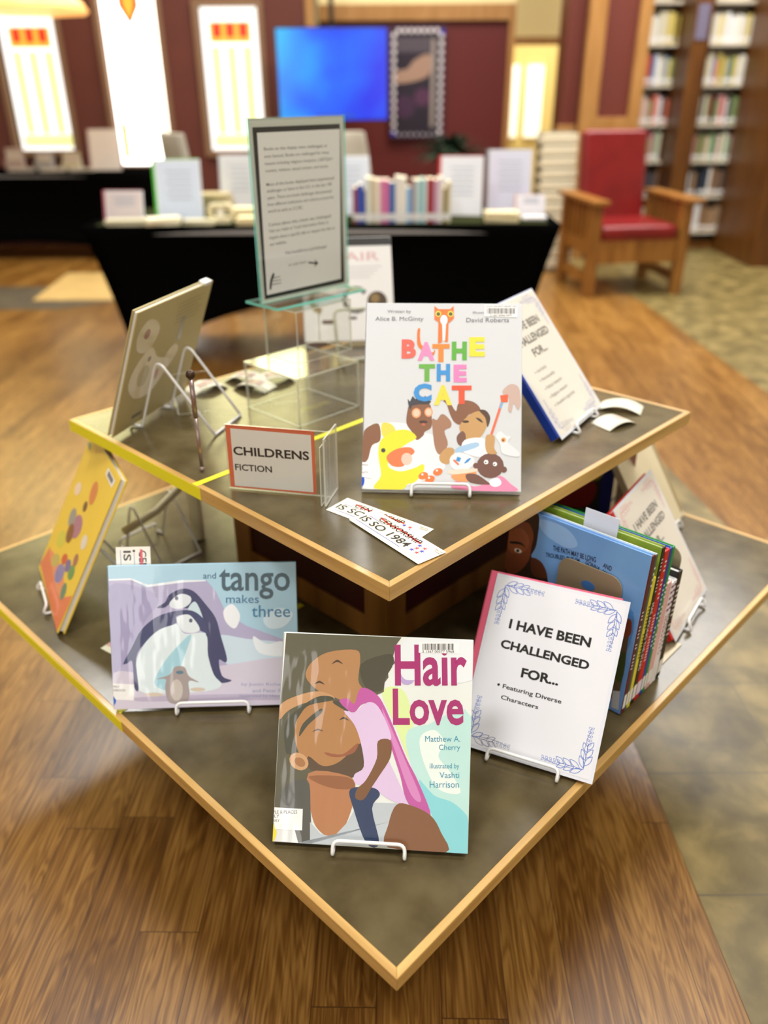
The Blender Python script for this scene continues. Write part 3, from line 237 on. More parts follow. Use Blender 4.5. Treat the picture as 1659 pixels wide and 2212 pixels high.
'path':[["8fb8e8",1,[[-702,2905],[-187,2927],[67,2723],[-135,2589],[-552,2680]]],["4f87c8",1,[[594,1537],[808,1867],[1184,1957],[1209,1258],[892,1390]]],["5c4a35",0,[[916,1256],[1163,1794],[1184,1648],[1223,822],[1222,303],[1033,195]]],["7a3b20",1,[[1041,1750],[1177,1800],[1209,1546],[1093,1461]]],["3d4a22",1,[[1063,1036],[1195,1192],[1223,672],[1107,638]]],["2a120c",1,[[-1782,2307],[-1341,2674],[-963,2853],[-714,2989],[-680,2433],[-749,2174],[-534,2145],[-374,1861],[-323,1101],[-1747,425]]],["7b3d20",1,[[-1372,2283],[-1234,2569],[-921,2769],[-763,2601],[-772,2340],[-785,2101],[-920,1838],[-1119,1664],[-1263,1787],[-1330,1941],[-1314,2068]]],["8f4d2a",1,[[-1306,2396],[-1023,2618],[-838,2487],[-880,2239],[-1173,2093]]],["140c0a",1,[[-1199,2296],[-988,2357],[-871,2286],[-983,2315],[-1179,2263]]],["e8d8c8",0,[[-946,2187],[-955,2170],[-975,2156],[-1001,2145],[-1031,2141],[-1059,2142],[-1082,2150],[-1095,2163],[-1097,2179],[-1088,2196],[-1068,2211],[-1042,2221],[-1012,2225],[-984,2224],[-961,2216],[-948,2203]]],["2a1408",0,[[-995,2194],[-996,2181],[-1001,2168],[-1011,2157],[-1023,2150],[-1036,2147],[-1048,2150],[-1056,2157],[-1060,2168],[-1059,2181],[-1053,2193],[-1044,2204],[-1031,2212],[-1019,2214],[-1007,2212],[-999,2204]]],["5a2a16",1,[[-745,2147],[-534,2145],[-396,1911],[-674,1852]]],["T","THE PATH MAY BE LONG","14203a",[-358,2451],[425,2537],[-366,2544],1.6,0],["T","AND","14203a",[551,2506],[703,2493],[555,2590],1.6,0],["T","TROUBLED, BUT I'M","14203a",[-471,2286],[150,2419],[-468,2367],1.6,0],["T","GONNA","14203a",[246,2436],[507,2400],[259,2524],1.6,0],["T","WALK","14203a",[543,2398],[748,2331],[563,2478],1.6,0],["T","ON!","14203a",[770,2311],[884,2258],[784,2380],1.6,0],["b9bcc0",0,[[1102,390],[1224,443],[1262,77],[1127,60]]]],
'child':[["ece8e2",0,[[-657,1050],[683,1039],[689,52],[-662,44]]],["T","CHILDRENS","26221f",[-637,596],[642,609],[-629,747],2.4,0],["T","FICTION","26221f",[-630,327],[4,337],[-625,441],1.8,0]],
'tall':[["eeecea",0,[[-990,2968],[1071,2968],[984,85],[-1034,72]]],["T","Books on this display were challenged, or","44433f",[-856,2669],[727,2659],[-853,2722],0.5,0],["T","even banned. Books are challenged for many","44433f",[-858,2544],[763,2539],[-855,2598],0.2,0],["T","reasons including religious viewpoint, LGBTQIA+","44433f",[-860,2422],[858,2415],[-857,2476],0.2,0],["T","content, violence, sexual content, and racism.","44433f",[-861,2299],[736,2290],[-859,2353],0.2,0],["T","Most of the books displayed here experienced","44433f",[-857,2060],[875,2062],[-854,2115],0.5,0],["T","challenges or bans in the U.S. in the last 100","44433f",[-860,1945],[805,1952],[-857,2001],0.2,0],["T","years. There are book challenges documented","44433f",[-861,1824],[799,1823],[-859,1880],0.2,0],["T","from different institutions and cultures around the","44433f",[-862,1706],[846,1705],[-860,1762],0.2,0],["T","world as early as 212 BC.","44433f",[-863,1588],[22,1582],[-860,1645],0.2,0],["T","Curious about why a book was challenged?","44433f",[-871,1344],[761,1351],[-868,1401],0.5,0],["T","Visit our Adult or Youth Information Desks to","44433f",[-871,1228],[681,1240],[-869,1285],0.2,0],["T","inquire about a specific title or request the title on","44433f",[-870,1106],[847,1110],[-867,1165],0.2,0],["T","our website.","44433f",[-873,985],[-454,987],[-870,1044],0.2,0],["T","Visit loutitlibrary.org/challenged","44433f",[-507,778],[597,770],[-504,839],0.2,0],["T","or scan here","44433f",[-435,544],[29,546],[-434,593],0.2,0],["222222",0,[[81,560],[287,521],[248,590],[359,497],[238,429],[271,488],[85,528]]],["33322e",1,[[-929,333],[-850,464],[-812,438],[-878,305],[-916,177],[-957,173]]],["77756c",0,[[-844,382],[-668,386],[-669,372],[-832,364]]],["77756c",0,[[-863,323],[-646,321],[-647,307],[-856,306]]],["77756c",0,[[-882,264],[-643,258],[-650,245],[-883,244]]]],
'yellow':[["e87f52",0,[[-1341,98],[-1122,629],[-51,521],[760,432],[1627,835],[1735,607],[1320,-58]]],["ee9866",1,[[-1063,605],[96,785],[956,596],[415,389],[-488,471]]],["f3d8b8",0,[[-590,2249],[-585,2195],[-614,2138],[-671,2086],[-748,2047],[-834,2027],[-916,2030],[-981,2055],[-1019,2099],[-1023,2154],[-994,2212],[-935,2265],[-856,2303],[-770,2321],[-689,2317],[-626,2292]]],["e8dcc8",0,[[1003,1795],[1012,1738],[994,1679],[952,1626],[892,1589],[823,1573],[755,1580],[699,1610],[664,1657],[655,1716],[674,1776],[717,1829],[778,1865],[847,1880],[914,1872],[969,1843]]],["b07a8a",0,[[377,1819],[389,1725],[352,1626],[272,1538],[159,1472],[30,1440],[-95,1447],[-197,1492],[-259,1570],[-270,1667],[-230,1769],[-145,1859],[-29,1922],[100,1951],[222,1941],[319,1895]]],["9a9a8c",0,[[-203,1753],[-190,1675],[-211,1596],[-265,1528],[-344,1480],[-435,1461],[-525,1474],[-601,1516],[-649,1582],[-662,1662],[-639,1743],[-583,1811],[-503,1858],[-411,1875],[-323,1861],[-249,1818]]],["8a5a30",0,[[40,1511],[53,1434],[32,1355],[-21,1286],[-97,1238],[-187,1218],[-275,1229],[-349,1271],[-396,1336],[-410,1415],[-387,1496],[-333,1565],[-254,1612],[-165,1630],[-78,1617],[-6,1575]]],["d8cf4a",0,[[-293,1209],[-289,1135],[-330,1055],[-412,978],[-521,916],[-643,880],[-759,875],[-851,903],[-903,959],[-907,1035],[-863,1118],[-778,1195],[-665,1256],[-543,1289],[-430,1292],[-343,1264]]],["8f86b8",0,[[436,787],[444,708],[409,621],[335,540],[234,477],[119,441],[9,438],[-79,470],[-131,531],[-139,613],[-102,702],[-25,784],[79,846],[194,879],[301,880],[386,847]]],["6c9c5a",0,[[984,1119],[992,1061],[971,998],[925,942],[859,899],[784,878],[711,881],[652,908],[615,955],[607,1015],[629,1078],[677,1135],[744,1177],[819,1197],[891,1193],[949,1166]]],["d5603a",0,[[291,1052],[294,1007],[268,957],[218,909],[151,871],[77,848],[8,843],[-47,859],[-78,893],[-80,938],[-54,989],[-2,1038],[65,1076],[139,1098],[208,1101],[261,1085]]],["7d6ea0",0,[[624,1077],[631,1026],[612,972],[570,922],[511,885],[445,866],[380,869],[328,892],[295,933],[289,986],[308,1041],[351,1091],[411,1127],[477,1145],[541,1142],[593,1118]]],["7a5530",0,[[208,2207],[214,2165],[201,2122],[170,2085],[125,2059],[73,2049],[23,2056],[-19,2079],[-45,2114],[-51,2157],[-37,2201],[-5,2238],[40,2263],[91,2273],[141,2265],[182,2242]]],["c8b860",0,[[-144,790],[-144,733],[-184,667],[-258,602],[-357,547],[-465,511],[-565,499],[-643,514],[-685,554],[-685,612],[-642,679],[-564,745],[-464,800],[-357,835],[-259,845],[-184,829]]],["6c8c70",0,[[940,673],[954,607],[944,541],[912,485],[861,446],[800,431],[738,443],[685,480],[648,536],[634,602],[644,669],[678,726],[729,764],[790,778],[852,765],[904,728]]],["a8745c",0,[[904,1355],[913,1305],[900,1255],[869,1210],[822,1180],[768,1167],[714,1174],[670,1200],[640,1241],[632,1291],[645,1343],[677,1387],[724,1417],[778,1430],[832,1422],[876,1395]]],["e08a4a",0,[[459,2610],[478,2520],[464,2433],[418,2362],[347,2317],[262,2305],[174,2329],[99,2386],[48,2466],[28,2557],[43,2646],[91,2717],[164,2761],[249,2771],[335,2745],[409,2689]]],["8fa070",1,[[-1364,3044],[-1083,3099],[-997,2990],[-1179,2984]]],["f4f3f0",0,[[502,3205],[1168,3200],[1123,3036],[528,3059]]],["77777a",0,[[609,3182],[1058,3176],[1052,3076],[615,3084]]]],
}
# ---------------------------------------------------------------- shared materials
ZU, ZL = .76, .41905
oak = mat('oak_edge', (.43, .24, .06), .38, noise=.25, nscale=30, stretch=(.12, 2, 2), coat=.15, color2=(.64, .40, .13, 1))
laminate = mat('table_laminate', (.060, .043, .017), .2, color2=(.130, .101, .047, 1), nscale=14, detail=9, spec=.42, bump=.012, bscale=40)
maroon_ped = mat('maroon_panel', (.045, .004, .004), .4)
cherry = mat('cherry_wood', (.20, .075, .012), .4, color2=(.32, .14, .025, 1), nscale=10, stretch=(3, 3, .3))
white_wire = mat('white_wire', (.86, .86, .84), .3, coat=.4)
paper = mat('page_paper', (.82, .80, .74), .8, noise=.06, nscale=90, stretch=(1, 40, 1))
yellowtape = mat('yellow_tape', (.88, .80, .02), .45)
black_cloth = mat('black_spandex', (.002, .002, .002), .95, spec=.02, ior=1.01)
def acrylic_mat(name, tint, gloss=.12, rough=.03):
    m = bpy.data.materials.new(name); m.use_nodes = True; nt = m.node_tree; nt.nodes.clear()
    o = nt.nodes.new('ShaderNodeOutputMaterial'); t = nt.nodes.new('ShaderNodeBsdfTransparent'); g = nt.nodes.new('ShaderNodeBsdfGlossy'); mx = nt.nodes.new('ShaderNodeMixShader'); fr = nt.nodes.new('ShaderNodeLayerWeight'); pw = nt.nodes.new('ShaderNodeMath'); pw.operation = 'POWER'; pw.inputs[1].default_value = 4; ma = nt.nodes.new('ShaderNodeMath'); ma.operation = 'MULTIPLY_ADD'; ma.inputs[1].default_value = .8; ma.inputs[2].default_value = .035; fr.inputs[0].default_value = .5
    t.inputs[0].default_value = tint; g.inputs['Roughness'].default_value = rough
    nt.links.new(fr.outputs[1], pw.inputs[0]); nt.links.new(pw.outputs[0], ma.inputs[0]); nt.links.new(ma.outputs[0], mx.inputs[0]); nt.links.new(t.outputs[0], mx.inputs[1]); nt.links.new(g.outputs[0], mx.inputs[2]); nt.links.new(mx.outputs[0], o.inputs[0]); return m
acr = acrylic_mat('clear_acrylic', (.975, .98, .97, 1))
def edge_mat(name, col, tr=.45):
    m = bpy.data.materials.new(name); m.use_nodes = True; nt = m.node_tree; nt.nodes.clear()
    o = nt.nodes.new('ShaderNodeOutputMaterial'); t = nt.nodes.new('ShaderNodeBsdfTransparent'); p = nt.nodes.new('ShaderNodeBsdfPrincipled'); mx = nt.nodes.new('ShaderNodeMixShader')
    t.inputs[0].default_value = col; p.inputs['Base Color'].default_value = col; p.inputs['Roughness'].default_value = .15; mx.inputs[0].default_value = 1-tr
    nt.links.new(t.outputs[0], mx.inputs[1]); nt.links.new(p.outputs[0], mx.inputs[2]); nt.links.new(mx.outputs[0], o.inputs[0]); return m
acr_edge = edge_mat('acrylic_edge', (.80, .80, .70, 1)); teal_edge = edge_mat('teal_acrylic_edge', (.25, .80, .68, 1), .2)
# ---------------------------------------------------------------- floor
def wood_floor():
    m = bpy.data.materials.new('wood_floor'); m.use_nodes = True; nt = m.node_tree; L = nt.links.new; N = nt.nodes.new; b = nt.nodes['Principled BSDF']
    tc = N('ShaderNodeTexCoord'); mp = N('ShaderNodeMapping'); mp.inputs['Rotation'].default_value = (0, 0, PI/2+.02); L(tc.outputs['Object'], mp.inputs[0])
    sy = N('ShaderNodeSeparateXYZ'); L(mp.outputs[0], sy.inputs[0]); dv = N('ShaderNodeMath'); dv.operation = 'DIVIDE'; dv.inputs[1].default_value = .108; L(sy.outputs[1], dv.inputs[0])
    fo = N('ShaderNodeMath'); fo.operation = 'FLOOR'; L(dv.outputs[0], fo.inputs[0]); wn = N('ShaderNodeTexWhiteNoise'); wn.noise_dimensions = '1D'; L(fo.outputs[0], wn.inputs['W'])
    cx = N('ShaderNodeCombineXYZ'); L(wn.outputs[0], cx.inputs[0]); av = N('ShaderNodeVectorMath'); av.operation = 'ADD'; L(mp.outputs[0], av.inputs[0]); L(cx.outputs[0], av.inputs[1])
    br = N('ShaderNodeTexBrick'); br.inputs['Scale'].default_value = 1; br.inputs['Brick Width'].default_value = .9; br.inputs['Row Height'].default_value = .108; br.inputs['Mortar Size'].default_value = .0009; br.inputs['Mortar Smooth'].default_value = .3
    br.offset = 0; br.inputs['Color1'].default_value = (0, 0, 0, 1); br.inputs['Color2'].default_value = (1, 1, 1, 1); br.inputs['Mortar'].default_value = (.3, .3, .3, 1); L(av.outputs[0], br.inputs[0])
    # per plank offset of the grain
    ad = N('ShaderNodeVectorMath'); ad.operation = 'MULTIPLY_ADD'; ad.inputs[1].default_value = (7, 3, 5); L(br.outputs[0], ad.inputs[0]); L(mp.outputs[0], ad.inputs[2])
    mp2 = N('ShaderNodeMapping'); mp2.inputs['Scale'].default_value = (1.6, 14, 1); L(ad.outputs[0], mp2.inputs[0])
    n1 = N('ShaderNodeTexNoise'); n1.inputs['Scale'].default_value = 1.1; n1.inputs['Detail'].default_value = 3; n1.inputs['Distortion'].default_value = .4; L(mp2.outputs[0], n1.inputs[0])
    mu = N('ShaderNodeMath'); mu.operation = 'MULTIPLY'; mu.inputs[1].default_value = 105; L(n1.outputs[0], mu.inputs[0])
    si = N('ShaderNodeMath'); si.operation = 'SINE'; L(mu.outputs[0], si.inputs[0])
    mp3 = N('ShaderNodeMapping'); mp3.inputs['Scale'].default_value = (3, 170, 1); L(ad.outputs[0], mp3.inputs[0])
    n2 = N('ShaderNodeTexNoise'); n2.inputs['Scale'].default_value = 1.5; n2.inputs['Detail'].default_value = 5; L(mp3.outputs[0], n2.inputs[0])
    n3 = N('ShaderNodeTexNoise'); n3.inputs['Scale'].default_value = 2.2; n3.inputs['Detail'].default_value = 2; L(mp2.outputs[0], n3.inputs[0])
    a1 = N('ShaderNodeMath'); a1.operation = 'MULTIPLY_ADD'; a1.inputs[1].default_value = .10; a1.inputs[2].default_value = -.13; L(si.outputs[0], a1.inputs[0])
    a2 = N('ShaderNodeMath'); a2.operation = 'MULTIPLY_ADD'; a2.inputs[1].default_value = .75; L(n2.outputs[0], a2.inputs[0]); L(a1.outputs[0], a2.inputs[2])
    a3 = N('ShaderNodeMath'); a3.operation = 'MULTIPLY_ADD'; a3.inputs[1].default_value = .5; L(n3.outputs[0], a3.inputs[0]); L(a2.outputs[0], a3.inputs[2])
    sp = N('ShaderNodeSeparateColor'); L(br.outputs[0], sp.inputs[0])
    a4 = N('ShaderNodeMath'); a4.operation = 'MULTIPLY_ADD'; a4.inputs[1].default_value = .18; L(sp.outputs[0], a4.inputs[0]); L(a3.outputs[0], a4.inputs[2])
    cr = N('ShaderNodeValToRGB'); e = cr.color_ramp.elements; e[0].position = .2; e[0].color = (.07, .022, .002, 1); e[1].position = .88; e[1].color = (.40, .205, .048, 1)
    q = e.new(.52); q.color = (.185, .078, .012, 1); L(a4.outputs[0], cr.inputs[0])
    mm = N('ShaderNodeMix'); mm.data_type = 'RGBA'; mm.inputs[7].default_value = (.05, .02, .006, 1); L(br.outputs[1], mm.inputs[0]); L(cr.outputs[0], mm.inputs[6]); L(mm.outputs[2], b.inputs[0])
    b.inputs['Roughness'].default_value = .31; b.inputs['Specular IOR Level'].default_value = .55; return m
def stone_floor():
    m = bpy.data.materials.new('stone_tile'); m.use_nodes = True; nt = m.node_tree; L = nt.links.new; N = nt.nodes.new; b = nt.nodes['Principled BSDF']
    tc = N('ShaderNodeTexCoord'); mp = N('ShaderNodeMapping'); mp.inputs['Location'].default_value = (.03, .231, 0); L(tc.outputs['Object'], mp.inputs[0])
    br = N('ShaderNodeTexBrick'); br.inputs['Scale'].default_value = 1; br.inputs['Brick Width'].default_value = .61; br.inputs['Row Height'].default_value = .302; br.inputs['Mortar Size'].default_value = .0014
    br.inputs['Color1'].default_value = (0, 0, 0, 1); br.inputs['Color2'].default_value = (1, 1, 1, 1); L(mp.outputs[0], br.inputs[0])
    n = N('ShaderNodeTexNoise'); n.inputs['Scale'].default_value = 9; n.inputs['Detail'].default_value = 7; n.inputs['Distortion'].default_value = .3; L(tc.outputs['Object'], n.inputs[0])
    cr = N('ShaderNodeValToRGB'); e = cr.color_ramp.elements; e[0].position = .3; e[0].color = (.085, .060, .016, 1); e[1].position = .75; e[1].color = (.33, .24, .085, 1); q = e.new(.5); q.color = (.16, .118, .036, 1); L(n.outputs[0], cr.inputs[0])
    mm = N('ShaderNodeMix'); mm.data_type = 'RGBA'; mm.inputs[7].default_value = (.09, .07, .04, 1); L(br.outputs[1], mm.inputs[0]); L(cr.outputs[0], mm.inputs[6]); L(mm.outputs[2], b.inputs[0])
    b.inputs['Roughness'].default_value = .42; return m
fl = MB()
FLOOR = [(-6, -5.5), (6, -5.5), (6, 13), (-6, 13)]
def fpoly(pts, z, m):
    f = fl.bm.faces.new([fl.bm.verts.new((x, y, z)) for x, y in pts]); f.material_index = m; f.normal_update()
    if f.normal.z < 0: f.normal_flip()
fpoly(FLOOR, 0, 0)
fpoly([(.635, -3.4), (.585, -.25), (.56, .4), (.6, 1.62), (1.12, 1.6), (1.2, .8), (5.9, .6), (5.9, -3.4)], .0012, 1)
fpoly([(1.95, 1.0), (1.92, 2.25), (1.86, 4.2), (1.70, 5.2), (1.5, 6.2), (5.9, 12.9), (5.9, 1.0)], .0012, 1)
fpoly([(-2.66, 5.38), (-1.6, 5.38), (-1.5, 4.36), (-2.57, 4.38)], .0012, 2)  # pale yellow patch on the far left of the floor
fpoly([(-5.9, 4.85), (-2.62, 4.85), (-2.57, 4.36), (-1.9, 4.34), (-2.3, 4.1), (-5.9, 4.1)], .0010, 3)
floor = struct(fl.build('floor', [wood_floor(), stone_floor(), mat('pale_floor_patch', (.62, .42, .16), .35, noise=.1, nscale=6), mat('grey_floor_tile', (.10, .08, .055), .4, noise=.2, nscale=6)], normals=False))
# ---------------------------------------------------------------- tiered display table
yawT = .01569
tb = empty('tiered_display_table', (0, 0, 0), yawT, 'two-tier square display table with dark laminate tops, oak edges and a maroon panelled base', 'table')
def tier(h, zt):
    s = h/math.sqrt(2); i = s-.011
    m = MB(); m.prism([(-i, -i), (i, -i), (i, i), (-i, i)], zt-.024, zt-.0004)
    o = m.build('tabletop', laminate, tb); o.rotation_euler.z = PI/4
    for k in range(4):
        m = MB(); m.prism([(-s, -s), (s, -s), (i, -i), (-i, -i)], zt-.024, zt)
        e = m.build('edge_band', oak, tb, bevel=.0012); e.rotation_euler.z = PI/4+k*PI/2
A_U, A_L = .6309, .9474
tier(A_U, ZU); tier(A_L, ZL)
def carcass(hs, z0, z1, name, post=.055):
    m = MB(); m.b2(-hs+.006, -hs+.006, z0, hs-.006, hs-.006, z1); o = m.build(name, maroon_ped, tb); o.rotation_euler.z = PI/4
    for k in range(4):
        f = MB(); y = -hs
        f.b2(-hs, y, z0, -hs+post, y+.02, z1); f.b2(hs-post, y, z0, hs-.0002, y+.02, z1)
        f.b2(-hs+post, y, z1-.03, hs-post, y+.02, z1); f.b2(-hs+post, y, z0, hs-post, y+.02, z0+.05)
        q = f.build('face_frame', cherry, tb, bevel=.001); q.rotation_euler.z = PI/4+k*PI/2
carcass(.228, ZL, ZU-.0245, 'pedestal'); carcass(.40, .08, ZL-.0245, 'base_cabinet')
m = MB(); m.b2(-.36, -.36, 0, .36, .36, .08); m.build('toe_kick', mat('toe_kick', (.02, .012, .008), .6), tb).rotation_euler.z = PI/4
def strip(pts, z, wd, name='tape_strip'):
    a, b = Vector(pts[0]), Vector(pts[1]); n = Vector((-(b-a).y, (b-a).x)).normalized()*wd/2
    m = MB(); m.prism([(a-n)[:], (b-n)[:], (b+n)[:], (a+n)[:]], z, z+.0004); return m.build(name, yellowtape, None)
def tabled(o):
    o.parent = tb; o.matrix_parent_inverse = tb.matrix_world.inverted(); return o
tb.matrix_world = Matrix.Rotation(yawT, 4, 'Z'); bpy.context.view_layer.update()
tabled(strip([(-.3135, -.3165), (-.02, -.005)], ZU, .013)); tabled(strip([(-.447, -.487), (-.165, -.173)], ZL, .013))
def side_tape(h, zt, f0, f1):
    """on the outer face of the front-left edge, from fraction f0 to f1 of left corner -> front corner"""
    m = MB(); s = h/math.sqrt(2); m.b2(-s+2*s*f0, -s-.0005, zt-.0235, -s+2*s*f1, -s, zt-.001); o = m.build('tape_strip', yellowtape, tb); o.rotation_euler.z = -PI/4; return o
side_tape(A_U, ZU, 0, .512); side_tape(A_L, ZL, 0, .532)
# ---------------------------------------------------------------- easels
def easel(x, y, z, yaw, tilt, th, label, half=.05, hgt=.15, lip=.017, back=.075, r=.0026, group='wire book easels'):
    t = empty('wire_easel', (x, y, z), yaw, label, 'easel', group)
    zb = .008; yb = th/math.cos(tilt)+.004
    m = MB(); fz = r
    a, b = -half, half; k = math.sin(tilt); c = math.cos(tilt)
    yl = -.009+lip*k; zl = zb+lip*c
    m.tube(rline([(a, .012, fz), (a, -.016, fz+.001), (a, yl-.004, zl), (b, yl-.004, zl), (b, -.016, fz+.001), (b, .012, fz)], .010), r)
    m.build('lip', white_wire, t)
    for s in (-half, half):
        m = MB(); ht = hgt
        top = (s, yb+ht*k, ht*c); foot = (s, yb+ht*k+back, fz)
        m.tube(rline([(s, .012, fz), (s, yb+.004, fz), top, foot], .026), r); m.build('leg', white_wire, t)
    m = MB(); yf = yb+hgt*k+back
    m.tube([(-half, yf, fz), (half, yf, fz)], r); m.build('crossbar', white_wire, t)
    return t
# ---------------------------------------------------------------- books
def book(name, w, h, th, cover, x, y, z, yaw, tilt, label, cat='book', y0=0, pages=paper, spine_right=False, group=None, xo=0):
    """front cover on the plane y=y0 of the tilted frame, pages behind it; hinge side left unless spine_right"""
    t = empty(name, (x, y, z), yaw, label, cat, group, tilt)
    t.matrix_world = Matrix.Translation((x, y, z)) @ Matrix.Rotation(yaw, 4, 'Z') @ Matrix.Rotation(-tilt, 4, 'X')
    b = .0028; s = 1 if spine_right else -1; m = MB()
    m.b2(xo-w/2, y0, 0, xo+w/2, y0+b, h); m.b2(xo-w/2, y0+th-b, 0, xo+w/2, y0+th, h)
    xs = xo+s*w/2; m.b2(xs, y0, 0, xs-s*b, y0+th, h)
    m.build('cover', cover, t, bevel=.0009)
    m = MB(); m.b2(xs-s*b*1.02, y0+b*1.02, .0035, xo-s*(w/2-.0045), y0+th-b*1.02, h-.0035); m.build('page_block', pages, t)
    return t
F = FR
# "Hair Love": blue-grey fore-edge visible at its left
def frm(k): f = F[k]; return f['x'], f['y'], f['z'], f['yaw'], f['t']
def lean(k, name, th, cover, label, mf, clipm=0, **kw):
    f = F[k]; t = book(name, f['w'], f['h'], th, cover, *frm(k), label, **kw)
    a = Art(t, mf, (-f['w']/2+.0005, .0005, f['w']/2-.0005, f['h']-.0005)); return t, a
cover_white = mat('white_jacketed_cover', (.80, .84, .80), .3, coat=.5, bump=.1, bscale=9)
t, a = lean('hair', 'picture_book', .012, cover_white, 'picture book with magenta title, man carrying child in pink cape on its cover', glossy); a.load('hair'); a.build()
easel(-.0199, -.7697, ZL, -.0827, .5932, .012, 'white wire easel holding the magenta-titled picture book at the front corner', half=.049)
t, a = lean('tango', 'picture_book', .010, mat('sky_blue_cover', (.42, .66, .80), .3, coat=.5, bump=.1, bscale=9), 'wide pale blue picture book with penguins on its cover', glossy); a.load('tango'); a.build()
easel(-.285, -.4857, ZL, .0332, .4034, .010, 'white wire easel holding the wide pale blue penguin book', half=.06)
t, a = lean('bathe', 'picture_book', .012, mat('grey_white_cover', (.68, .705, .72), .3, coat=.5, bump=.1, bscale=9), 'white picture book with rainbow-coloured title letters and a crowd of cartoon people', glossy); a.load('bathe'); a.build()
easel(.095, -.3607, ZU, -.0535, .5799, .012, 'white wire easel holding the rainbow-titled white book on the upper tier', half=.047)
yel = mat('yellow_cover', (.86, .60, .06), .4, coat=.2)
t, a = lean('yellow', 'picture_book', .015, yel, 'yellow and orange picture book seen edge-on at the left of the lower tier', sheen); a.load('yellow')
a.build()
easel(-.6881, -.1552, ZL, -1.0851, .5158, .017, 'wire easel holding the yellow picture book', half=.05, hgt=.16)
# book seen from behind on the upper tier
bx = (-.4658, .0013, ZU+.008, -1.8668, .3787)
t = book('picture_book', .2719, .2593, .012, mat('khaki_cover', (.47, .38, .16), .45, noise=.04, nscale=8), *bx, 'khaki picture book seen from behind, on an easel on the left of the upper tier', y0=-.012, spine_right=False)
# artwork on its back cover: build on the plane y=0 facing +y
bk = empty('back_holder'); bpy.data.objects.remove(bk)
class BackArt(Art):
    pass
a = Art(t, sheen, (-.13, .003, .13, .256))
for h, pts in (('cdbd92', [(-.05, .215), (-.09, .235), (-.12, .215), (-.115, .18), (-.08, .165), (-.05, .185)]), ('d4c49a', [(-.03, .14), (-.06, .17), (-.10, .15), (-.12, .11), (-.09, .07), (-.04, .06), (.0, .08), (.02, .12)]),
               ('b9a878', [(-.09, .12), (-.07, .135), (-.05, .12), (-.06, .09), (-.085, .095)]), ('dccdaa', [(.02, .10), (.05, .13), (.03, .15), (.0, .13)])): a.poly(h, pts, 1)
a.disc('9c6a55', -.088, .205, .010); a.disc('7a6a55', -.06, .145, .006); a.disc('c08a70', -.02, .10, .008, .012); a.rect('8a8468', .035, .155, .05, .205); a.rect('6a6048', -.08, .018, -.045, .026)
for i in range(6): a.rect('948455', .01, .238-i*.008, .11-.01*(i % 3), .2395-i*.008)
o = a.build('back_print'); o.rotation_euler.z = PI
m = MB(); m.b2(-.128, -.0125, .255, -.100, .0008, .2618); m.build('corner_clip', mat('clear_tape', (.75, .75, .72), .3), t)
easel(bx[0]-.002, bx[1], ZU, bx[3], bx[4], .006, 'blue-white wire easel behind the khaki book on the upper tier', half=.055, hgt=.155, back=.105)
# ---------------------------------------------------------------- laminated notices
def vine(a, h, u, v, du, dv, L=.062):
    """leafy sprig from a corner: stem plus outlined leaves in pairs; shrinks to small buds"""
    n = Vector((-dv, du)); d = Vector((du, dv)); o = Vector((u, v)); base = a.off
    a.line(h, [(o+d*L*t+n*.004*math.sin(t*3)).to_tuple() for t in (0, .25, .5, .75, 1)], .0007)
    for i, t in enumerate((.03, .23, .43, .60, .70, .80, .90, 1.0)):
        big = i < 3; ll = .019-.002*i if big else .0050; wd = .0034 if big else .0015
        for s in (1, -1):
            b = o+d*L*(t+(.06 if s < 0 and big else 0)); dr = (d*1.0+n*s*(.55 if big else 1.1)).normalized(); q = Vector((-dr.y, dr.x)); pts = []
            for j in range(9):
                x = j/8; pts.append((b+dr*ll*x+q*wd*math.sin(PI*x)).to_tuple())
            for j in range(8, -1, -1):
                x = j/8; pts.append((b+dr*ll*x-q*wd*math.sin(PI*x)).to_tuple())
            a.line(h, pts, .0009 if big else .0006); a.off = base
    a.off = base+a.step
def notice(fr, w, h, vcol, lead, title, bullets, backcol, bw, bh, bth, bxo, label_n, label_b, name_b='hardcover_book', papercol='e4e5ea', vs=1):
    x, y, z, yaw, tilt = fr
    t = empty('laminated_notice', (x, y, z), yaw, label_n, 'notice', None, tilt)
    t.matrix_world = Matrix.Translation((x, y, z)) @ Matrix.Rotation(yaw, 4, 'Z') @ Matrix.Rotation(-tilt, 4, 'X')
    m = MB(); m.b2(-w/2, 0, 0, w/2, .0010, h); m.build('sheet', sheen('dfe2ea'), t)
    a = Art(t, sheen, (-w/2+.0005, .0005, w/2-.0005, h-.0005)); i = .005
    a.rect(papercol, -w/2+i, i, w/2-i, h-i)
    c = .017
    for sx in (-1, 1):
        for sv in (0, 1):
            u, v = sx*(w/2-c), (c if sv == 0 else h-c); dv = 1 if sv == 0 else -1
            vine(a, vcol, u, v, -sx, 0, .06); vine(a, vcol, u, v, 0, dv, .06)
    if title:
        for s, v, wd, hh in title: a.tx(lead, s, 0, v, hh, wd, 2.6, 'c')
        for k, (s, v) in enumerate(bullets): a.disc(lead, -w/2+.045, v+.003, .0016); a.tx(lead, s, -w/2+.052, v, .0068, None, 0)
    off = y+0
    n = Vector((-math.sin(yaw), math.cos(yaw), 0)); up = Vector((0, 0, math.cos(tilt)))+n*math.sin(tilt); nrm = n*math.cos(tilt)-Vector((0, 0, math.sin(tilt)))
    p = Vector((x, y, z))+nrm*.0016
    p = p+up*.007
    b = book(name_b, bw, bh-.006, bth, backcol, p.x, p.y, p.z, yaw, tilt, label_b, xo=bxo)
    return t, a, b
TT = [('I HAVE BEEN', .212, .128, .0165), ('CHALLENGED', .184, .150, .0165), ('FOR...', .156, .062, .0165)]
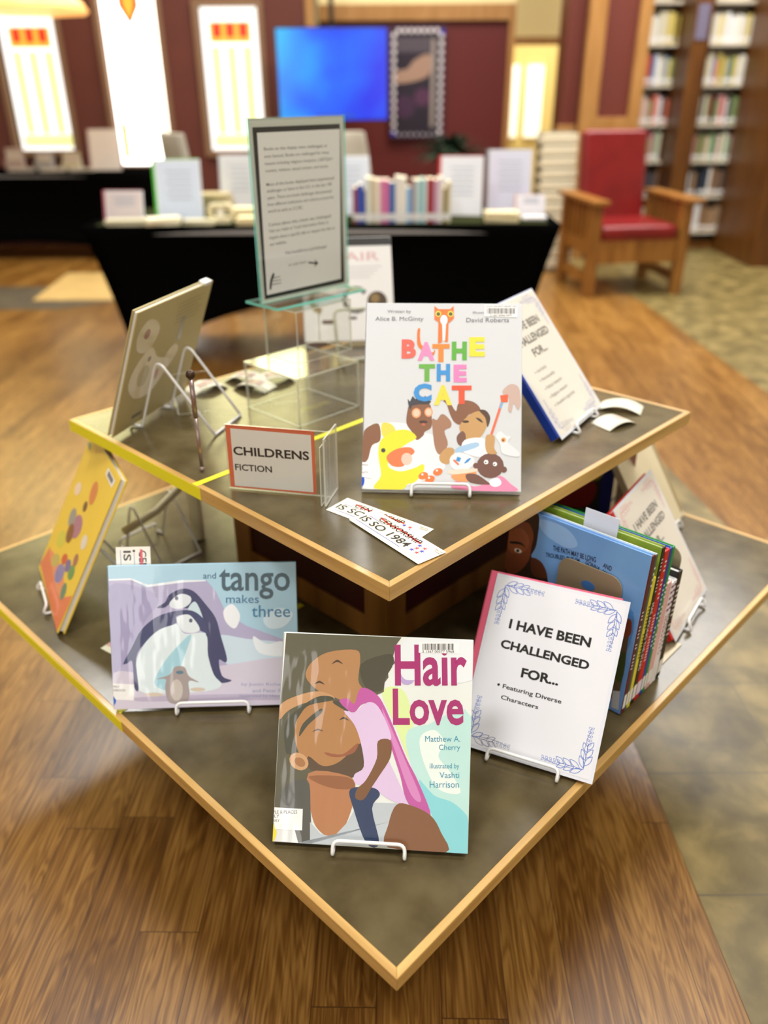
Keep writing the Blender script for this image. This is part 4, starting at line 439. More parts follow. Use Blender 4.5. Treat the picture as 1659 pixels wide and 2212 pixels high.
t, a, b = notice(frm('sign'), .211, .278, '4a6fc4', '141414', None, [], mat('pink_cover', (.78, .13, .22), .4), .211, .280, .010, -.012, 'white notice with blue leafy corners citing diverse characters, front right of lower tier', 'pink book behind the blue-bordered notice at the front right')
a.load('sign'); a.build('print')
easel(.2142, -.6172, ZL, -.4227, .66, .013, 'white wire easel under the notice about diverse characters', half=.055, hgt=.14)
t, a, b = notice(frm('signr'), .216, .279, '8c92c4', '4a4742', TT, [('Anti-family', .128), ('Homosexuality', .110), ('Political viewpoint', .092), ('Religious viewpoint', .074), ('Unsuited to age group', .056)], mat('royal_blue_cover', (.005, .04, .33), .35), .222, .279, .016, -.005, 'cream notice with lavender corners and five listed reasons, right of upper tier', 'royal blue book behind the cream notice on the upper tier', papercol='e2dccf')
a.build('print')
easel(.3937, -.0613, ZU, .9918, .6774, .018, 'white easel under the cream notice on the right of the upper tier', half=.05, hgt=.13)
rear = (.6091, -.2271, ZL+.008, .9685, .5777)
t, a, b = notice(rear, .216, .279, 'd99aa6', '4c4844', TT, [('IIIIIIII', .128), ('IIIIIIII', .110)], mat('red_cover', (.62, .012, .012), .4), .222, .275, .014, -.006, 'cream notice with pink flowered corners at the right of the lower tier', 'red book behind the pink-cornered notice', papercol='e4dccf')
a.build('print')
easel(rear[0], rear[1], ZL, rear[3], rear[4], .016, 'white easel under the pink-cornered notice', half=.05)
# ---------------------------------------------------------------- row of books on the lower tier
ry = -.7592; ux, uy = math.cos(ry), math.sin(ry); nx, ny = -uy, ux            # cover direction and row direction
base0 = Vector((.3936, -.5052))
def row_book(dist, w, h, th, cov, spine, label, texts=(), sticker='f0f0ec', back=.0, art=None, pages=paper, tilt=.06):
    p = base0+Vector((nx, ny))*dist-Vector((ux, uy))*(w/2+back)
    z = ZL+.0025; zt = z
    t = empty('library_book', (p.x, p.y, zt), ry, label, 'book', 'upright books between the bookends', tilt)
    t.matrix_world = Matrix.Translation((p.x, p.y, zt)) @ Matrix.Rotation(ry, 4, 'Z') @ Matrix.Rotation(-tilt, 4, 'X')
    b = .0024; m = MB(); m.b2(-w/2, 0, 0, w/2, b, h); m.b2(-w/2, th-b, 0, w/2, th, h); m.build('cover', cov, t, bevel=.0008)
    m = MB(); m.b2(w/2-b, .0003, .0003, w/2+.0012, th-.0003, h-.0003); s = m.build('spine', spine, t, bevel=.001)
    m = MB(); m.b2(-w/2+.004, b, .0035, w/2-b, th-b, h-.0035); m.build('page_block', pages, t)
    q = bpy.data.objects.new('spine_print', None)
    A2 = Art(None, paint, None, off=0, step=.00003)
    # spine art drawn in (y along thickness, v up) then turned to face +x
    if sticker: A2.rect(sticker, .0006-th/2, .012, th/2-.0006, .012+.028)
    for tcol, s_, v0, v1, hh in texts: A2.tx(tcol, s_, hh/2*-1, v1, hh, v1-v0, 0, 'l', -PI/2)
    if texts or sticker:
        o = A2.build('spine_print'); o.parent = t; o.location = (w/2+.0016, th/2, 0); o.rotation_euler.z = PI/2
    return t
dist = 0
P1 = mat('sky_photo_cover', (.10, .26, .62), .3, coat=.4, color2=(.22, .45, .80, 1), nscale=4)
t = row_book(0, .255, .300, .010, P1, paint('5a1418'), 'blue picture book with a large brown face and curved lettering, first of the upright row', [('e8e0d8', 'III IIII II IIIII', .09, .20, .0055)])
a = Art(t, sheen, (-.127, .001, .1265, .299), off=.0003)
for e in ART['path']:   # drawn relative to its own cover centre
    sh = .0025
    if e[0] == 'T': a.text(e[2], e[1], *[(p[0]*1e-4-sh, p[1]*1e-4) for p in e[3:6]], bold=e[6], full=e[7])
    else: a.poly(e[0], [(p[0]*1e-4-sh, p[1]*1e-4) for p in e[2]], e[1])
a.build('cover_print')
row_book(.0115, .250, .297, .008, paint('c9d2d8'), paint('55544e'), 'thin grey-spined book, second of the upright row', [('e6e6e0', 'IIII', .24, .275, .0045)])
row_book(.021, .225, .252, .010, paint('e8dc3c'), paint('e0d63a'), 'yellow-topped thin book in the upright row', [('5a5a20', 'IIIIIII IIIIIIII', .10, .20, .0055)])
g = row_book(.0325, .262, .300, .012, mat('green_starry_cover', (.16, .28, .02), .3, coat=.4, color2=(.30, .40, .03, 1), nscale=30), paint('14120e'), 'tall green book with a black spine in the upright row', [('f2f2ee', 'MAE AMONG THE STARS', .07, .20, .0085), ('d8d8d0', 'IIII IIIII', .22, .28, .005)])
row_book(.046, .245, .288, .017, paint('c40d12'), paint('c40d12'), 'thick bright red book in the upright row', [('f4e8e4', 'IIIIII IIIIIIIII', .08, .17, .007), ('f4e8e4', 'III IIIII', .20, .27, .006)], sticker='e8e0f0')
row_book(.0645, .235, .286, .009, paint('1c3f9c'), paint('1b3d96'), 'blue-spined book next to the red one in the upright row', [('d8e4f4', 'IIIIIIII IIIII', .10, .22, .005)])
row_book(.075, .235, .284, .008, paint('1f8a3c'), paint('1f8f3e'), 'thin green-spined book in the upright row', [('e8f4e8', 'IIII IIIII IIII', .09, .22, .005)])
pk = row_book(.085, .165, .213, .017, paint('c9c4c4'), paint('e6b4b4'), 'pale pink book with a red ribbon cover in the upright row', [], pages=mat('cream_pages', (.85, .72, .42), .8))
a = Art(pk, sheen, (-.082, .001, .082, .212)); 
a.line('c8452c', [(.055, .205), (.062, .185), (.045, .165), (.058, .145), (.040, .125), (.052, .105), (.020, .110), (.030, .085), (.010, .085)], .006); a.tx('4a6a8a', 'TREE', .012, .150, .03, .012, .5); a.build('cover_print')
row_book(.103, .150, .206, .009, paint('f0ecec'), paint('f0ecec'), 'white and purple spined book labelled in red in the upright row', [('c0304a', 'IDENTITY', .06, .14, .007), ('7a2a6a', 'IIIII', .15, .20, .008)])
row_book(.113, .150, .206, .010, paint('eeeaf0'), paint('f2eef0'), 'white spined book with black lettering beside the black one', [('3a3436', 'IDENTITY', .06, .14, .008), ('7a2a6a', 'IIIII', .15, .20, .008)])
row_book(.124, .155, .216, .016, paint('17120f'), paint('120e0c'), 'black hardcover at the far end of the upright row', [('e0dcd4', 'IIIIIII III', .09, .19, .009)])
# white slip poking out of the green book
sl = MB(); sl.b2(-.03, -.0003, .285, .03, .0003, .322); slip = sl.build('paper_slip', paint('dfe4f2')); tag(slip, 'blank pale slip poking up between the tall green and yellow books', 'paper slip')
p = base0+Vector((nx, ny))*.0318-Vector((ux, uy))*.105
slip.matrix_world = Matrix.Translation((p.x, p.y, ZL+.003)) @ Matrix.Rotation(ry, 4, 'Z') @ Matrix.Rotation(-.06, 4, 'X')
# bookends
be = mat('taupe_metal', (.33, .27, .17), .35, metal=.3)
def bookend(x, y, yaw, label, w=.14, h=.205, hole=True, tilt=.06):
    t = empty('bookend', (x, y, ZL), yaw, label, 'bookend', 'metal bookends of the upright row', tilt)
    m = MB(); r = .022; pts = [(-w/2, 0), (w/2, 0)]
    for cx, a0 in ((w/2-r, 0), (-w/2+r, PI/2)):
        for i in range(7): a_ = a0+PI/2*i/6; pts.append((cx+r*math.cos(a_), h-r+r*math.sin(a_)))
    m.prism_y(pts, 0, .0022); m.build('upright_plate', be, t, bevel=.0005)
    m = MB(); m.b2(-w/2, 0, .0002, w/2, .10, .0018); m.build('foot_plate', be, t).rotation_euler.x = tilt
    if hole:
        m = MB(); m.prism_y([(.014*math.cos(q)*.9, .214+.008*math.sin(q)) for q in [2*PI*i/16 for i in range(16)]], -.0004, .0); m.build('slot', paint('3f6fae'), t)
    return t
bookend(.3235, -.4455, ry, 'taupe metal bookend standing in front of the blue picture book', w=.115, h=.248)
p = base0+Vector((nx, ny))*.152-Vector((ux, uy))*.085
bookend(p.x, p.y, ry, 'taupe metal bookend behind the black end of the upright row', w=.15, h=.245, hole=False)
# ---------------------------------------------------------------- clear sign holders
f = F['child']
t = empty('sign_holder', (f['x'], f['y'], ZU+.001), f['yaw'], 'clear acrylic holder with an orange-bordered childrens fiction card', 'sign holder', tilt=.03)
w2, h2 = .1476, .1084
m = MB(); m.b2(-w2/2-.002, -.0015, 0, w2/2+.024, 0, h2+.003, 0, side=1); m.b2(-w2/2-.002, .0015, 0, w2/2+.024, .003, h2+.003, 0, side=1); m.build('clear_panel', [acr, acr_edge], t)
m = MB(); m.b2(w2/2+.024, -.036, 0, w2/2+.027, .036, h2+.004, 0, side=1, axis=0); m.b2(w2/2+.018, -.0365, 0, w2/2+.020, -.0015, h2-.01, 0, side=1, axis=0); m.build('clear_foot', [acr, acr_edge], t)
m = MB(); m.b2(-w2/2, .0002, .002, w2/2, .0010, h2+.002); m.build('card', paint('e27352'), t)
a = Art(t, paint, (-w2/2, 0, w2/2, h2+.002), off=-.0001, step=.00003); a.load('child'); a.build('print')
f = F['tall']; yw = f['yaw']; zs = .9650
t = empty('sign_holder', (f['x'], f['y'], zs), yw, 'tall teal-edged acrylic sign holder with a black-bordered challenged-books notice', 'sign holder')
m = MB(); m.b2(-.119, .0012, .006, .119, .0040, .336, 0, side=1); m.b2(-.119, -.0040, .006, .119, -.0012, .336, 0, side=1); m.build('clear_panel', [acr, teal_edge], t)
m = MB(); m.b2(-.119, -.050, 0, .119, .050, .005, 0, side=1, axis=2); m.build('clear_base', [acr, teal_edge], t)
m = MB(); m.b2(-.108, -.0006, .0138, .108, .0006, .3198); m.build('card', paint('12120f'), t)
m = MB(); m.b2(-.1175, -.0009, .007, .1175, -.00065, .334); 
m.build('backing_sheet', paint('cfd2c8'), t, loc=(0, .0012, 0))
a = Art(t, paint, (-.108, .0138, .108, .3198), off=.0008, step=.000004)
for e in ART['tall']:
    z0 = f['z']-zs
    if e[0] == 'T': a.text(e[2], e[1], *[(p[0]*1e-4, p[1]*1e-4+z0) for p in e[3:6]], bold=e[6], full=e[7])
    else: a.poly(e[0], [(p[0]*1e-4, p[1]*1e-4+z0) for p in e[2]], e[1])
a.build('print')
# two clear risers stacked under it
def riser(x, y, z, yaw, wx, wy, h, label, th=.004):
    t = empty('acrylic_riser', (x, y, z), yaw, label, 'riser', 'clear acrylic risers')
    m = MB(); m.b2(-wx/2, -wy/2, h-th, wx/2, wy/2, h, 0, side=1, axis=2); m.build('top_panel', [acr, acr_edge], t)
    for s in (-1, 1):
        m = MB(); m.b2(s*wx/2, -wy/2, 0, s*(wx/2-th), wy/2, h-th, 0, side=1, axis=0); m.build('side_panel', [acr, acr_edge], t)
    m = MB(); m.b2(-wx/2+th, wy/2-th, 0, wx/2-th, wy/2, h-th, 0, side=1, axis=1); m.b2(-wx/2+th, -wy/2, 0, wx/2-th, -wy/2+th, h-th, 0, side=1, axis=1); m.build('face_panel', [acr, acr_edge], t)
    return t
riser(-.163, .055, ZU+.0005, .80, .165, .165, .098, 'low clear acrylic box standing on the upper tier')
riser(-.150, .115, ZU+.099, .805, .150, .10, .1052, 'clear acrylic riser between the low box and the tall notice', th=.003)
# small clear easel plate and upright rod next to the khaki book
t = empty('acrylic_plate', (-.385, .02, ZU+.0005), .35, 'small empty clear acrylic card holder behind the khaki book', 'card holder')
m = MB(); m.b2(-.032, 0, 0, .032, .003, .085, 0, side=1); m.build('panel', [acr, acr_edge], t)
m = MB(); m.b2(-.032, 0, 0, -.029, .05, .02, 0, side=1, axis=0); m.build('foot', [acr, acr_edge], t)
t = empty('metal_rod_stand', (-.311, -.263, ZU), 0, 'slim upright metal rod with a ball foot left of the childrens fiction card', 'rod')
rm = mat('mauve_metal', (.40, .30, .29), .25, metal=.8)
m = MB(); m.tube([(0, 0, .006), (0, 0, .10)], .0032, seg=10); m.tube([(0, 0, .10), (0, 0, .168)], .0042, seg=10); m.build('rod', rm, t)
m = MB(); m.ball((0, 0, .0052), .005); m.build('ball_foot', rm, t)
m = MB(); m.ball((0, 0, .174), .008); m.build('knob', mat('dark_bronze', (.06, .035, .02), .35, metal=.5), t)
# clear rounded easel and white book behind the risers
wb = (-.0812, .512, ZU+.010, .0957, .45)
t = book('picture_book', .235, .2655, .010, paint('e6e3df'), *wb, 'white book with faint pink title and drawn braids behind the tall notice')
a = Art(t, sheen, (-.117, .002, .117, .264))
a.rect('1d1b19', -.117, .243, .117, .264); a.tx('d8a8a8', 'HAIR', .02, .205, .022, .13, 0, 'c'); 
for i in range(4): a.rect('cfccc8', -.03, .188-i*.009, .09-.01*i, .191-i*.009)
def arc(cx, cy, r, a0, a1, wd, h): a.line(h, [(cx+r*math.cos(a0+(a1-a0)*i/12), cy+r*math.sin(a0+(a1-a0)*i/12)) for i in range(13)], wd)
arc(.02, .105, .03, .6, 5.4, .012, '6f6c68'); arc(-.06, .11, .035, 1.6, 4.4, .016, 'a08a58'); arc(-.02, .15, .02, 0, 3, .009, 'b09a68'); a.disc('4a3a26', .075, .10, .026); a.disc('8a7040', .07, .108, .012); a.rect('5a4840', -.07, .045, -.035, .055); a.rect('5a4840', .0, .055, .02, .062)
a.build()
t = empty('clear_easel', (-.058, .36, ZU), .25, 'clear plastic book easel with a rounded frame behind the risers', 'easel')
m = MB(); m.tube(rline([(-.045, .012, .004), (.045, .012, .004), (.045, .05, .118), (-.045, .05, .118), (-.045, .012, .006)], .018), .0042); m.build('back_frame', acr_edge, t)
m = MB(); m.tube(rline([(-.04, .012, .004), (-.04, -.03, .004), (-.04, -.034, .022)], .008), .0038); m.tube(rline([(.04, .012, .004), (.04, -.03, .004), (.04, -.034, .022)], .008), .0038); m.build('front_hook', acr_edge, t)
# ---------------------------------------------------------------- bookmarks
def star(a, h, u, v, r, rot=0): a.poly(h, [((r if i % 2 == 0 else r*.4)*math.cos(rot+PI/2+i*PI/5)+u, (r if i % 2 == 0 else r*.4)*math.sin(rot+PI/2+i*PI/5)+v) for i in range(10)])
def bm_print(a, L=.165, W=.052):
    x0 = -L/2
    a.tx('1a1712', 'CENSORSHIP', x0+.028, .034, .0115, .095, .9); a.line('d8363c', [(x0+.026, .042), (x0+.05, .0385), (x0+.08, .0415), (x0+.125, .0385)], .0036)
    a.tx('1a1712', 'IS SO 1984', x0+.006, .014, .015, .112, 1.2); a.rect('4a48b8', x0+.010, .0315, x0+.045, .0325); a.rect('4a48b8', x0+.006, .0085, x0+.112, .0095)
    for i, (u, v) in enumerate(((.128, .034), (.139, .034), (.131, .026), (.142, .026), (.129, .018), (.140, .018))): star(a, 'd8505c' if (i*3//2) % 2 else '4a48b8', x0+u, v, .0046)
    for i, s in enumerate(('READ FOR', 'YOUR RIGHTS')): a.tx('55524e', s, x0+.150, .046-i*.0045-.002, .0028, .018 if i else .014, .1, 'l')
    for i in range(2): a.rect('aaa79e', x0+.123, .008-i*.003, x0+.152, .0085-i*.003)
def bookmark(x, y, z, yaw, label, L=.165, W=.052, bend=0, pr=True, group='printed paper bookmarks', tilt=PI/2, prt=None):
    t = empty('bookmark', (x, y, z), yaw, label, 'bookmark', group, tilt)
    t.matrix_world = Matrix.Translation((x, y, z)) @ Matrix.Rotation(yaw, 4, 'Z') @ Matrix.Rotation(-tilt, 4, 'X')
    n = 12 if bend else 1; m = MB(); rows = []
    for i in range(n+1):
        u = -L/2+L*i/n; d = -bend*(1-(2*i/n-1)**2) if bend else 0
        rows.append([m.bm.verts.new((u, d, 0)), m.bm.verts.new((u, d, W)), m.bm.verts.new((u, d+.0004, W)), m.bm.verts.new((u, d+.0004, 0))])
    for A_, B_ in zip(rows, rows[1:]):
        for k in range(4): m.bm.faces.new((A_[k], A_[(k+1) % 4], B_[(k+1) % 4], B_[k])).smooth = bool(bend and k in (0, 2))
    m.bm.faces.new(rows[0]); m.bm.faces.new(rows[-1][::-1])
    m.build('card', sheen('f5f2dc'), t)
    a = Art(t, sheen, off=.00025)
    if pr is True: bm_print(a, L, W); a.build('print')
    elif pr == 'block':   # pink printed block following the bend
        for i in range(n):
            u0, u1 = -L/2+L*i/n, -L/2+L*(i+1)/n
            if .25 < (i+.5)/n < .75:
                d0, d1 = [-bend*(1-(2*q/n-1)**2)-.0004 for q in (i, i+1)]; vs = [a.bm.verts.new(c) for c in ((u0, d0, .012), (u1, d1, .012), (u1, d1, W-.012), (u0, d0, W-.012))]
                a.bm.faces.new(vs).material_index = a.mi(prt or 'b09088')
        a.build('print')
    else: a.bm.free()
    return t
bookmark(-.021, -.463, ZU+.0006, -.67, 'lower of the two crossed censorship bookmarks near the front corner of upper tier', L=.17)
bookmark(.0, -.512, ZU+.0024, -.915, 'upper of the two crossed censorship bookmarks near the front corner of upper tier')
bookmark(.470, -.075, ZU+.0012, .55, 'curled bookmark nearest the right corner of the upper tier', L=.075, W=.05, bend=.010, pr='block', prt='e6b8b0')
bookmark(.482, .005, ZU+.0012, .35-.75, 'curled bookmark behind the nearer one by the cream notice', L=.085, W=.055, bend=.012, pr='block', prt='e8c4bc')
for i, (x, y, q) in enumerate(((-.372, .15, .75), (-.318, .205, -.35), (-.292, .150, -.45), (-.235, .20, .35))):
    bookmark(x, y, ZU+.0012+i*.0008, q, ['curled bookmark nearest the khaki book', 'curled bookmark at the back of the scattered pile', 'curled bookmark with a pink block at the front of the pile', 'curled bookmark nearest the clear risers'][i], L=.085, W=.05, bend=.013, pr='block')
# bookmark standing behind the penguin book
f = F['tango']; n = Vector((-math.sin(f['yaw']), math.cos(f['yaw']), 0)); nrm = n*math.cos(f['t'])-Vector((0, 0, math.sin(f['t']))); up = Vector((0, 0, math.cos(f['t'])))+n*math.sin(f['t'])
p = Vector((f['x'], f['y'], f['z']))+nrm*.0125
t = empty('bookmark', p, 0, 'bookmark poking up behind the penguin book', 'bookmark')
t.matrix_world = Matrix.Translation(p) @ Matrix.Rotation(f['yaw'], 4, 'Z') @ Matrix.Rotation(-f['t'], 4, 'X')
m = MB(); m.b2(-.1435, 0, .115, -.0865, .0005, .2725); m.build('card', sheen('f1ece0'), t)
a = Art(t, sheen); a.tx('1a1712', 'CENSORSHIP', -.1055, .266, .0125, .10, 1.0, 'l', -PI/2); a.rect('e0455a', -.1035, .17, -.0995, .268); a.tx('1a1712', 'IS SO 1984', -.131, .266, .0125, .12, 1.3, 'l', -PI/2)
a.rect('4a48b8', -.136, .16, -.1353, .267); a.rect('4a48b8', -.1135, .16, -.1128, .262); a.disc('1a1712', -.1135, .2655, .0022); a.build('print')
bookmark(-.485, -.345, ZL+.0006, -.6, 'bookmark lying under the left edge of the penguin book', L=.11, W=.04, pr='block', prt='e0b0b0')
# ---------------------------------------------------------------- things under the left of the upper tier
easel(-.56, .09, ZL, -2.25, .35, .004, 'empty wire easel under the left of the upper tier', half=.05, hgt=.15, back=.09)
t = empty('folding_stand', (-.43, .10, ZL), .5, 'cream plastic stand under the left edge of the upper tier', 'stand')
cr = mat('cream_plastic', (.85, .78, .50), .4)
m = MB(); m.tube(rline([(0, 0, .004), (0, 0, .16), (-.03, 0, .19)], .03), .016, seg=10); m.build('post', cr, t)
m = MB(); m.tube([(-.02, 0, .145), (-.09, -.02, .105), (-.17, -.05, .09)], .009, seg=10); m.build('arm', cr, t)
m = MB(); m.ball((.03, -.02, .165), .018); m.build('knob', cr, t)
# ---------------------------------------------------------------- books on the rear right of the lower tier
lb = book('hardcover_book', .222, .262, .016, paint('e0d2ae'), .672, .100, ZL+.009, .97, .55, 'cream hardcover leaning behind the pink-cornered notice')
m = MB(); m.b2(.095, -.0006, .01, .110, -.0001, .25); m.build('cover_stripe', paint('a8946c'), lb)
easel(.672, .100, ZL, .97, .55, .017, 'white easel under the cream hardcover at the rear right', half=.05)
db = book('picture_book', .17, .225, .022, mat('dark_picture_cover', (.012, .010, .014), .4), .440, .115, ZL+.001, -.12, .0, 'dark picture book with bright patches standing under the right of the upper tier', spine_right=True)
a = Art(db, paint, (-.083, .002, .084, .222))
a.rect('10248c', .058, .002, .084, .222); a.poly('b8a020', [(-.02, .15), (.05, .14), (.056, .20), (.0, .22)], 1); a.poly('8c1a1c', [(-.05, .08), (.03, .07), (.045, .13), (-.03, .14)], 1); a.poly('1c7a3a', [(-.01, .02), (.05, .02), (.05, .06), (.0, .06)], 1); a.disc('c03030', -.05, .04, .012); a.build()
for i, (dx, c, nme) in enumerate(((.0, 'c9b49a', 'beige'), (.020, '9a6a5c', 'rosy brown'))):
    t = empty('library_book', (.538+dx, .120+dx*.3, ZL+.001), -.12, 'upright %s book beside the dark picture book under the upper tier' % nme, 'book')
    m = MB(); m.b2(0, 0, 0, .016, .15, .24); m.build('cover', paint(c), t, bevel=.001)
    m = MB(); m.b2(.002, .003, .24, .014, .147, .2406); m.build('page_block', paper, t)
m = MB(); m.b2(-.13, -.005, 0, .14, 0, .045); o = m.build('shelf_rail', mat('taupe_rail', (.22, .19, .11), .4), loc=(.42, .055, ZL+.0005), rz=-.2); tag(o, 'taupe rail in front of the dark picture book under the upper tier', 'rail')
# ---------------------------------------------------------------- room shell
wallm = mat('maroon_wall', (.13, .022, .012), .6, noise=.08, nscale=5)
wallw = mat('window_wall', (.105, .022, .012), .6, noise=.08, nscale=5)
cream = mat('cream_wall', (.60, .58, .52), .7)
soff = mat('yellow_soffit', (.78, .66, .34), .7)
oakw = mat('oak_trim', (.30, .135, .03), .4, color2=(.40, .20, .06, 1), nscale=8, stretch=(3, 3, .3))
taupe = mat('window_casing', (.22, .12, .06), .5)
def wall(name, boxes, m):
    b = MB()
    for q in boxes: b.b2(*q)
    return struct(b.build(name, m))
YW = 6.72
W1 = (-3.40, -2.89, .87, 1.98); W2 = (-2.47, -1.98, .74, 2.75); W3 = (-1.60, -1.09, .86, 2.01)
U1 = (-1.95, -.82, 2.75, 4.1); U2 = (-4.6, -2.75, 2.6, 4.1)
def holes_wall(name, x0, x1, z0, z1, holes, m):
    xs = sorted({x0, x1}|{h[0] for h in holes}|{h[1] for h in holes}); zs = sorted({z0, z1}|{h[2] for h in holes}|{h[3] for h in holes}); b = MB()
    for a_, c_ in zip(xs, xs[1:]):
        run = None
        for p_, q_ in zip(zs, zs[1:]):
            cx, cz = (a_+c_)/2, (p_+q_)/2
            if any(h[0] < cx < h[1] and h[2] < cz < h[3] for h in holes):
                if run: b.b2(a_, YW, run[0], c_, YW+.2, run[1])
                run = None
            else: run = (run[0], q_) if run else (p_, q_)
        if run: b.b2(a_, YW, run[0], c_, YW+.2, run[1])
    return struct(b.build(name, m))
holes_wall('wall_back', -6, -.62, 0, CEIL_Z, [W1, W2, W3, U1, U2], wallw)
glass_e = mat('bright_pane', (.3, .3, .3), .3, emit=(1, .97, .90, 1), estr=1.7)
glass_w = mat('white_pane', (.3, .3, .3), .3, emit=(1, .97, .90, 1), estr=6)
gy = mat('pale_yellow_pane', (.2, .2, .1), .3, emit=(1, .97, .36, 1), estr=1.1)
gd = mat('amber_pane', (.2, .1, .02), .3, emit=(1, .50, .05, 1), estr=1.1)
gr = mat('red_pane', (.2, .01, .01), .3, emit=(1, .02, .015, 1), estr=.9)
for i, (x0, x1, z0, z1) in enumerate((W1, W2, W3)):
    m = MB(); m.b2(x0, YW+.06, z0, x1, YW+.08, z1, 0); w_ = x1-x0; y = YW+.058
    if i != 1:
        for k in range(3): c = x0+w_*(.22+.28*k); m.b2(c-.042, y-.002, z0+.14, c+.042, y, z1-.30, 1)
        m.b2(x0+.07, y-.002, z1-.27, x1-.07, y, z1-.11, 2)
        for k in range(3): c = x0+w_*(.27+.23*k); m.b2(c-.034, y-.005, z1-.23, c+.034, y-.003, z1-.12, 3)
        m.b2(x0+.03, y-.002, z0+.03, x1-.03, y, z0+.13, 1)
    else:
        m.b2(x0+.03, y-.002, z0+.05, x0+.075, y, z1, 1); m.b2(x1-.075, y-.002, z0+.05, x1-.03, y, z1, 1); m.b2(x0+.02, y-.004, z0+.06, x0+.09, y-.002, z0+.35, 2)
        c = (x0+x1)/2; m.prism_y([(c-.095, 2.14), (c-.095, 2.02), (c, 1.86), (c+.095, 2.02), (c+.095, 2.14)], y-.004, y-.002, 3); m.prism_y([(c-.05, 2.14), (c-.05, 2.03), (c, 1.90), (c+.05, 2.03), (c+.05, 2.14)], y-.007, y-.005, 2)
    w_o = struct(m.build('window_%d' % (i+1), [glass_w if i == 1 else glass_e, gy, gd, gr]))
    m = MB(); q = .055
    m.b2(x0-q, YW-.03, z0-q, x0, YW+.06, z1+q); m.b2(x1, YW-.03, z0-q, x1+q, YW+.06, z1+q); m.b2(x0, YW-.03, z1, x1, YW+.06, z1+q); m.b2(x0, YW-.05, z0-q, x1, YW+.06, z0)
    m.build('casing', taupe, w_o, bevel=.004)
for i, (x0, x1, z0, z1) in enumerate((U1, U2)):
    m = MB(); m.b2(x0, YW+.06, z0, x1, YW+.08, z1, 0)
    w_o = struct(m.build('window_%d' % (6+i), mat('cream_pane', (1, .95, .7), .3, emit=(1, .95, .45, 1), estr=6.5)))
    m = MB(); q = .06; xm = (x0+x1)/2
    m.b2(x0-q, YW-.03, z0-q, x0, YW+.06, z1+q); m.b2(x1, YW-.03, z0-q, x1+q, YW+.06, z1+q); m.b2(x0, YW-.03, z1, x1, YW+.06, z1+q); m.b2(x0, YW-.05, z0-q, x1, YW+.06, z0); m.b2(xm-.02, YW, z0, xm+.02, YW+.06, z1)
    m.build('casing', taupe, w_o, bevel=.004)
wall('trim_1', [(-.66, YW-.02, 0, -.58, YW+.02, CEIL_Z)], oakw)
wall('wall_centre', [(-.58, 7.25, 0, 1.25, 7.4, 1.93)], mat('deep_maroon', (.10, .006, .003), .6))
wall('trim_2', [(-.58, 7.2, 1.93, 1.27, 7.42, 2.06), (1.21, 7.2, 0, 1.27, 7.42, 1.93)], oakw)
wall('wall_soffit', [(-.58, 7.26, 2.06, 1.27, 7.4, CEIL_Z)], soff)
wall('wall_far', [(-.5, 11.2, 0, 6, 11.35, CEIL_Z)], mat('pale_yellow_wall', (.62, .50, .20), .7))
wall('trim_3', [(1.2, 8.6, 1.84, 2.3, 8.75, CEIL_Z)], mat('soffit_cream', (.80, .66, .32), .7))
wall('trim_4', [(1.27, 8.55, 1.78, 2.3, 8.6, 1.86), (2.02, 8.4, 0, 2.14, 8.55, 1.8)], oakw)
for i, (x, w_) in enumerate(((1.84, .2), (2.16, .22))):
    m = MB(); m.b2(x-w_/2, 11.14, .75, x+w_/2, 11.17, 1.66); struct(m.build('window_%d' % (4+i), mat('daylit_pane', (1, 1, .9), .3, emit=(1, .97, .82, 1), estr=.75)))
# column behind the armchair
m = MB(); m.b2(1.68, 5.92, 0, 2.15, 6.4, CEIL_Z); m.b2(1.53, 6.05, 0, 1.68, 6.4, CEIL_Z); struct(m.build('wall_column', mat('column_maroon', (.12, .020, .010), .55)))
m = MB(); m.b2(1.66, 5.88, 0, 1.80, 5.96, CEIL_Z); m.b2(2.06, 5.88, 0, 2.16, 5.96, CEIL_Z); m.b2(1.80, 5.89, 1.04, 2.08, 5.96, 1.14); m.b2(1.51, 6.0, 0, 1.66, 6.1, 1.08)
struct(m.build('trim_5', oakw, bevel=.004))
wall('wall_left', [(-6.1, -5.5, 0, -6, YW, CEIL_Z)], cream); wall('wall_right', [(6, -5.5, 0, 6.1, 13, CEIL_Z)], cream); wall('wall_front', [(-6, -5.6, 0, 6, -5.5, CEIL_Z)], cream)
for i, (x0, x1) in enumerate(((-2.5, -1.5), (.7, 1.5))):  # unseen glowing windows behind the camera, added for glints on the glossy covers
    m = MB(); m.b2(x0, -5.5, 1.0, x1, -5.48, 3.4); w_o = struct(m.build('window_%d' % (8+i), mat('glint_pane', (.3, .3, .3), .3, emit=(1, .98, .95, 1), estr=5)))
    m = MB(); q = .06; m.b2(x0-q, -5.5, 1-q, x0, -5.44, 3.4+q); m.b2(x1, -5.5, 1-q, x1+q, -5.44, 3.4+q); m.b2(x0, -5.5, 3.4, x1, -5.44, 3.4+q); m.b2(x0, -5.5, 1-q, x1, -5.44, 1); m.b2(x0, -5.5, 2.2, x1, -5.46, 2.25); m.build('casing', taupe, w_o)
wall('ceiling', [(-6, -5.5, CEIL_Z, 6, 13, CEIL_Z+.1)], mat('ceiling_white', (.72, .71, .68), .8))
wall('wall_end', [(-6, 13, 0, 6, 13.1, CEIL_Z)], cream)
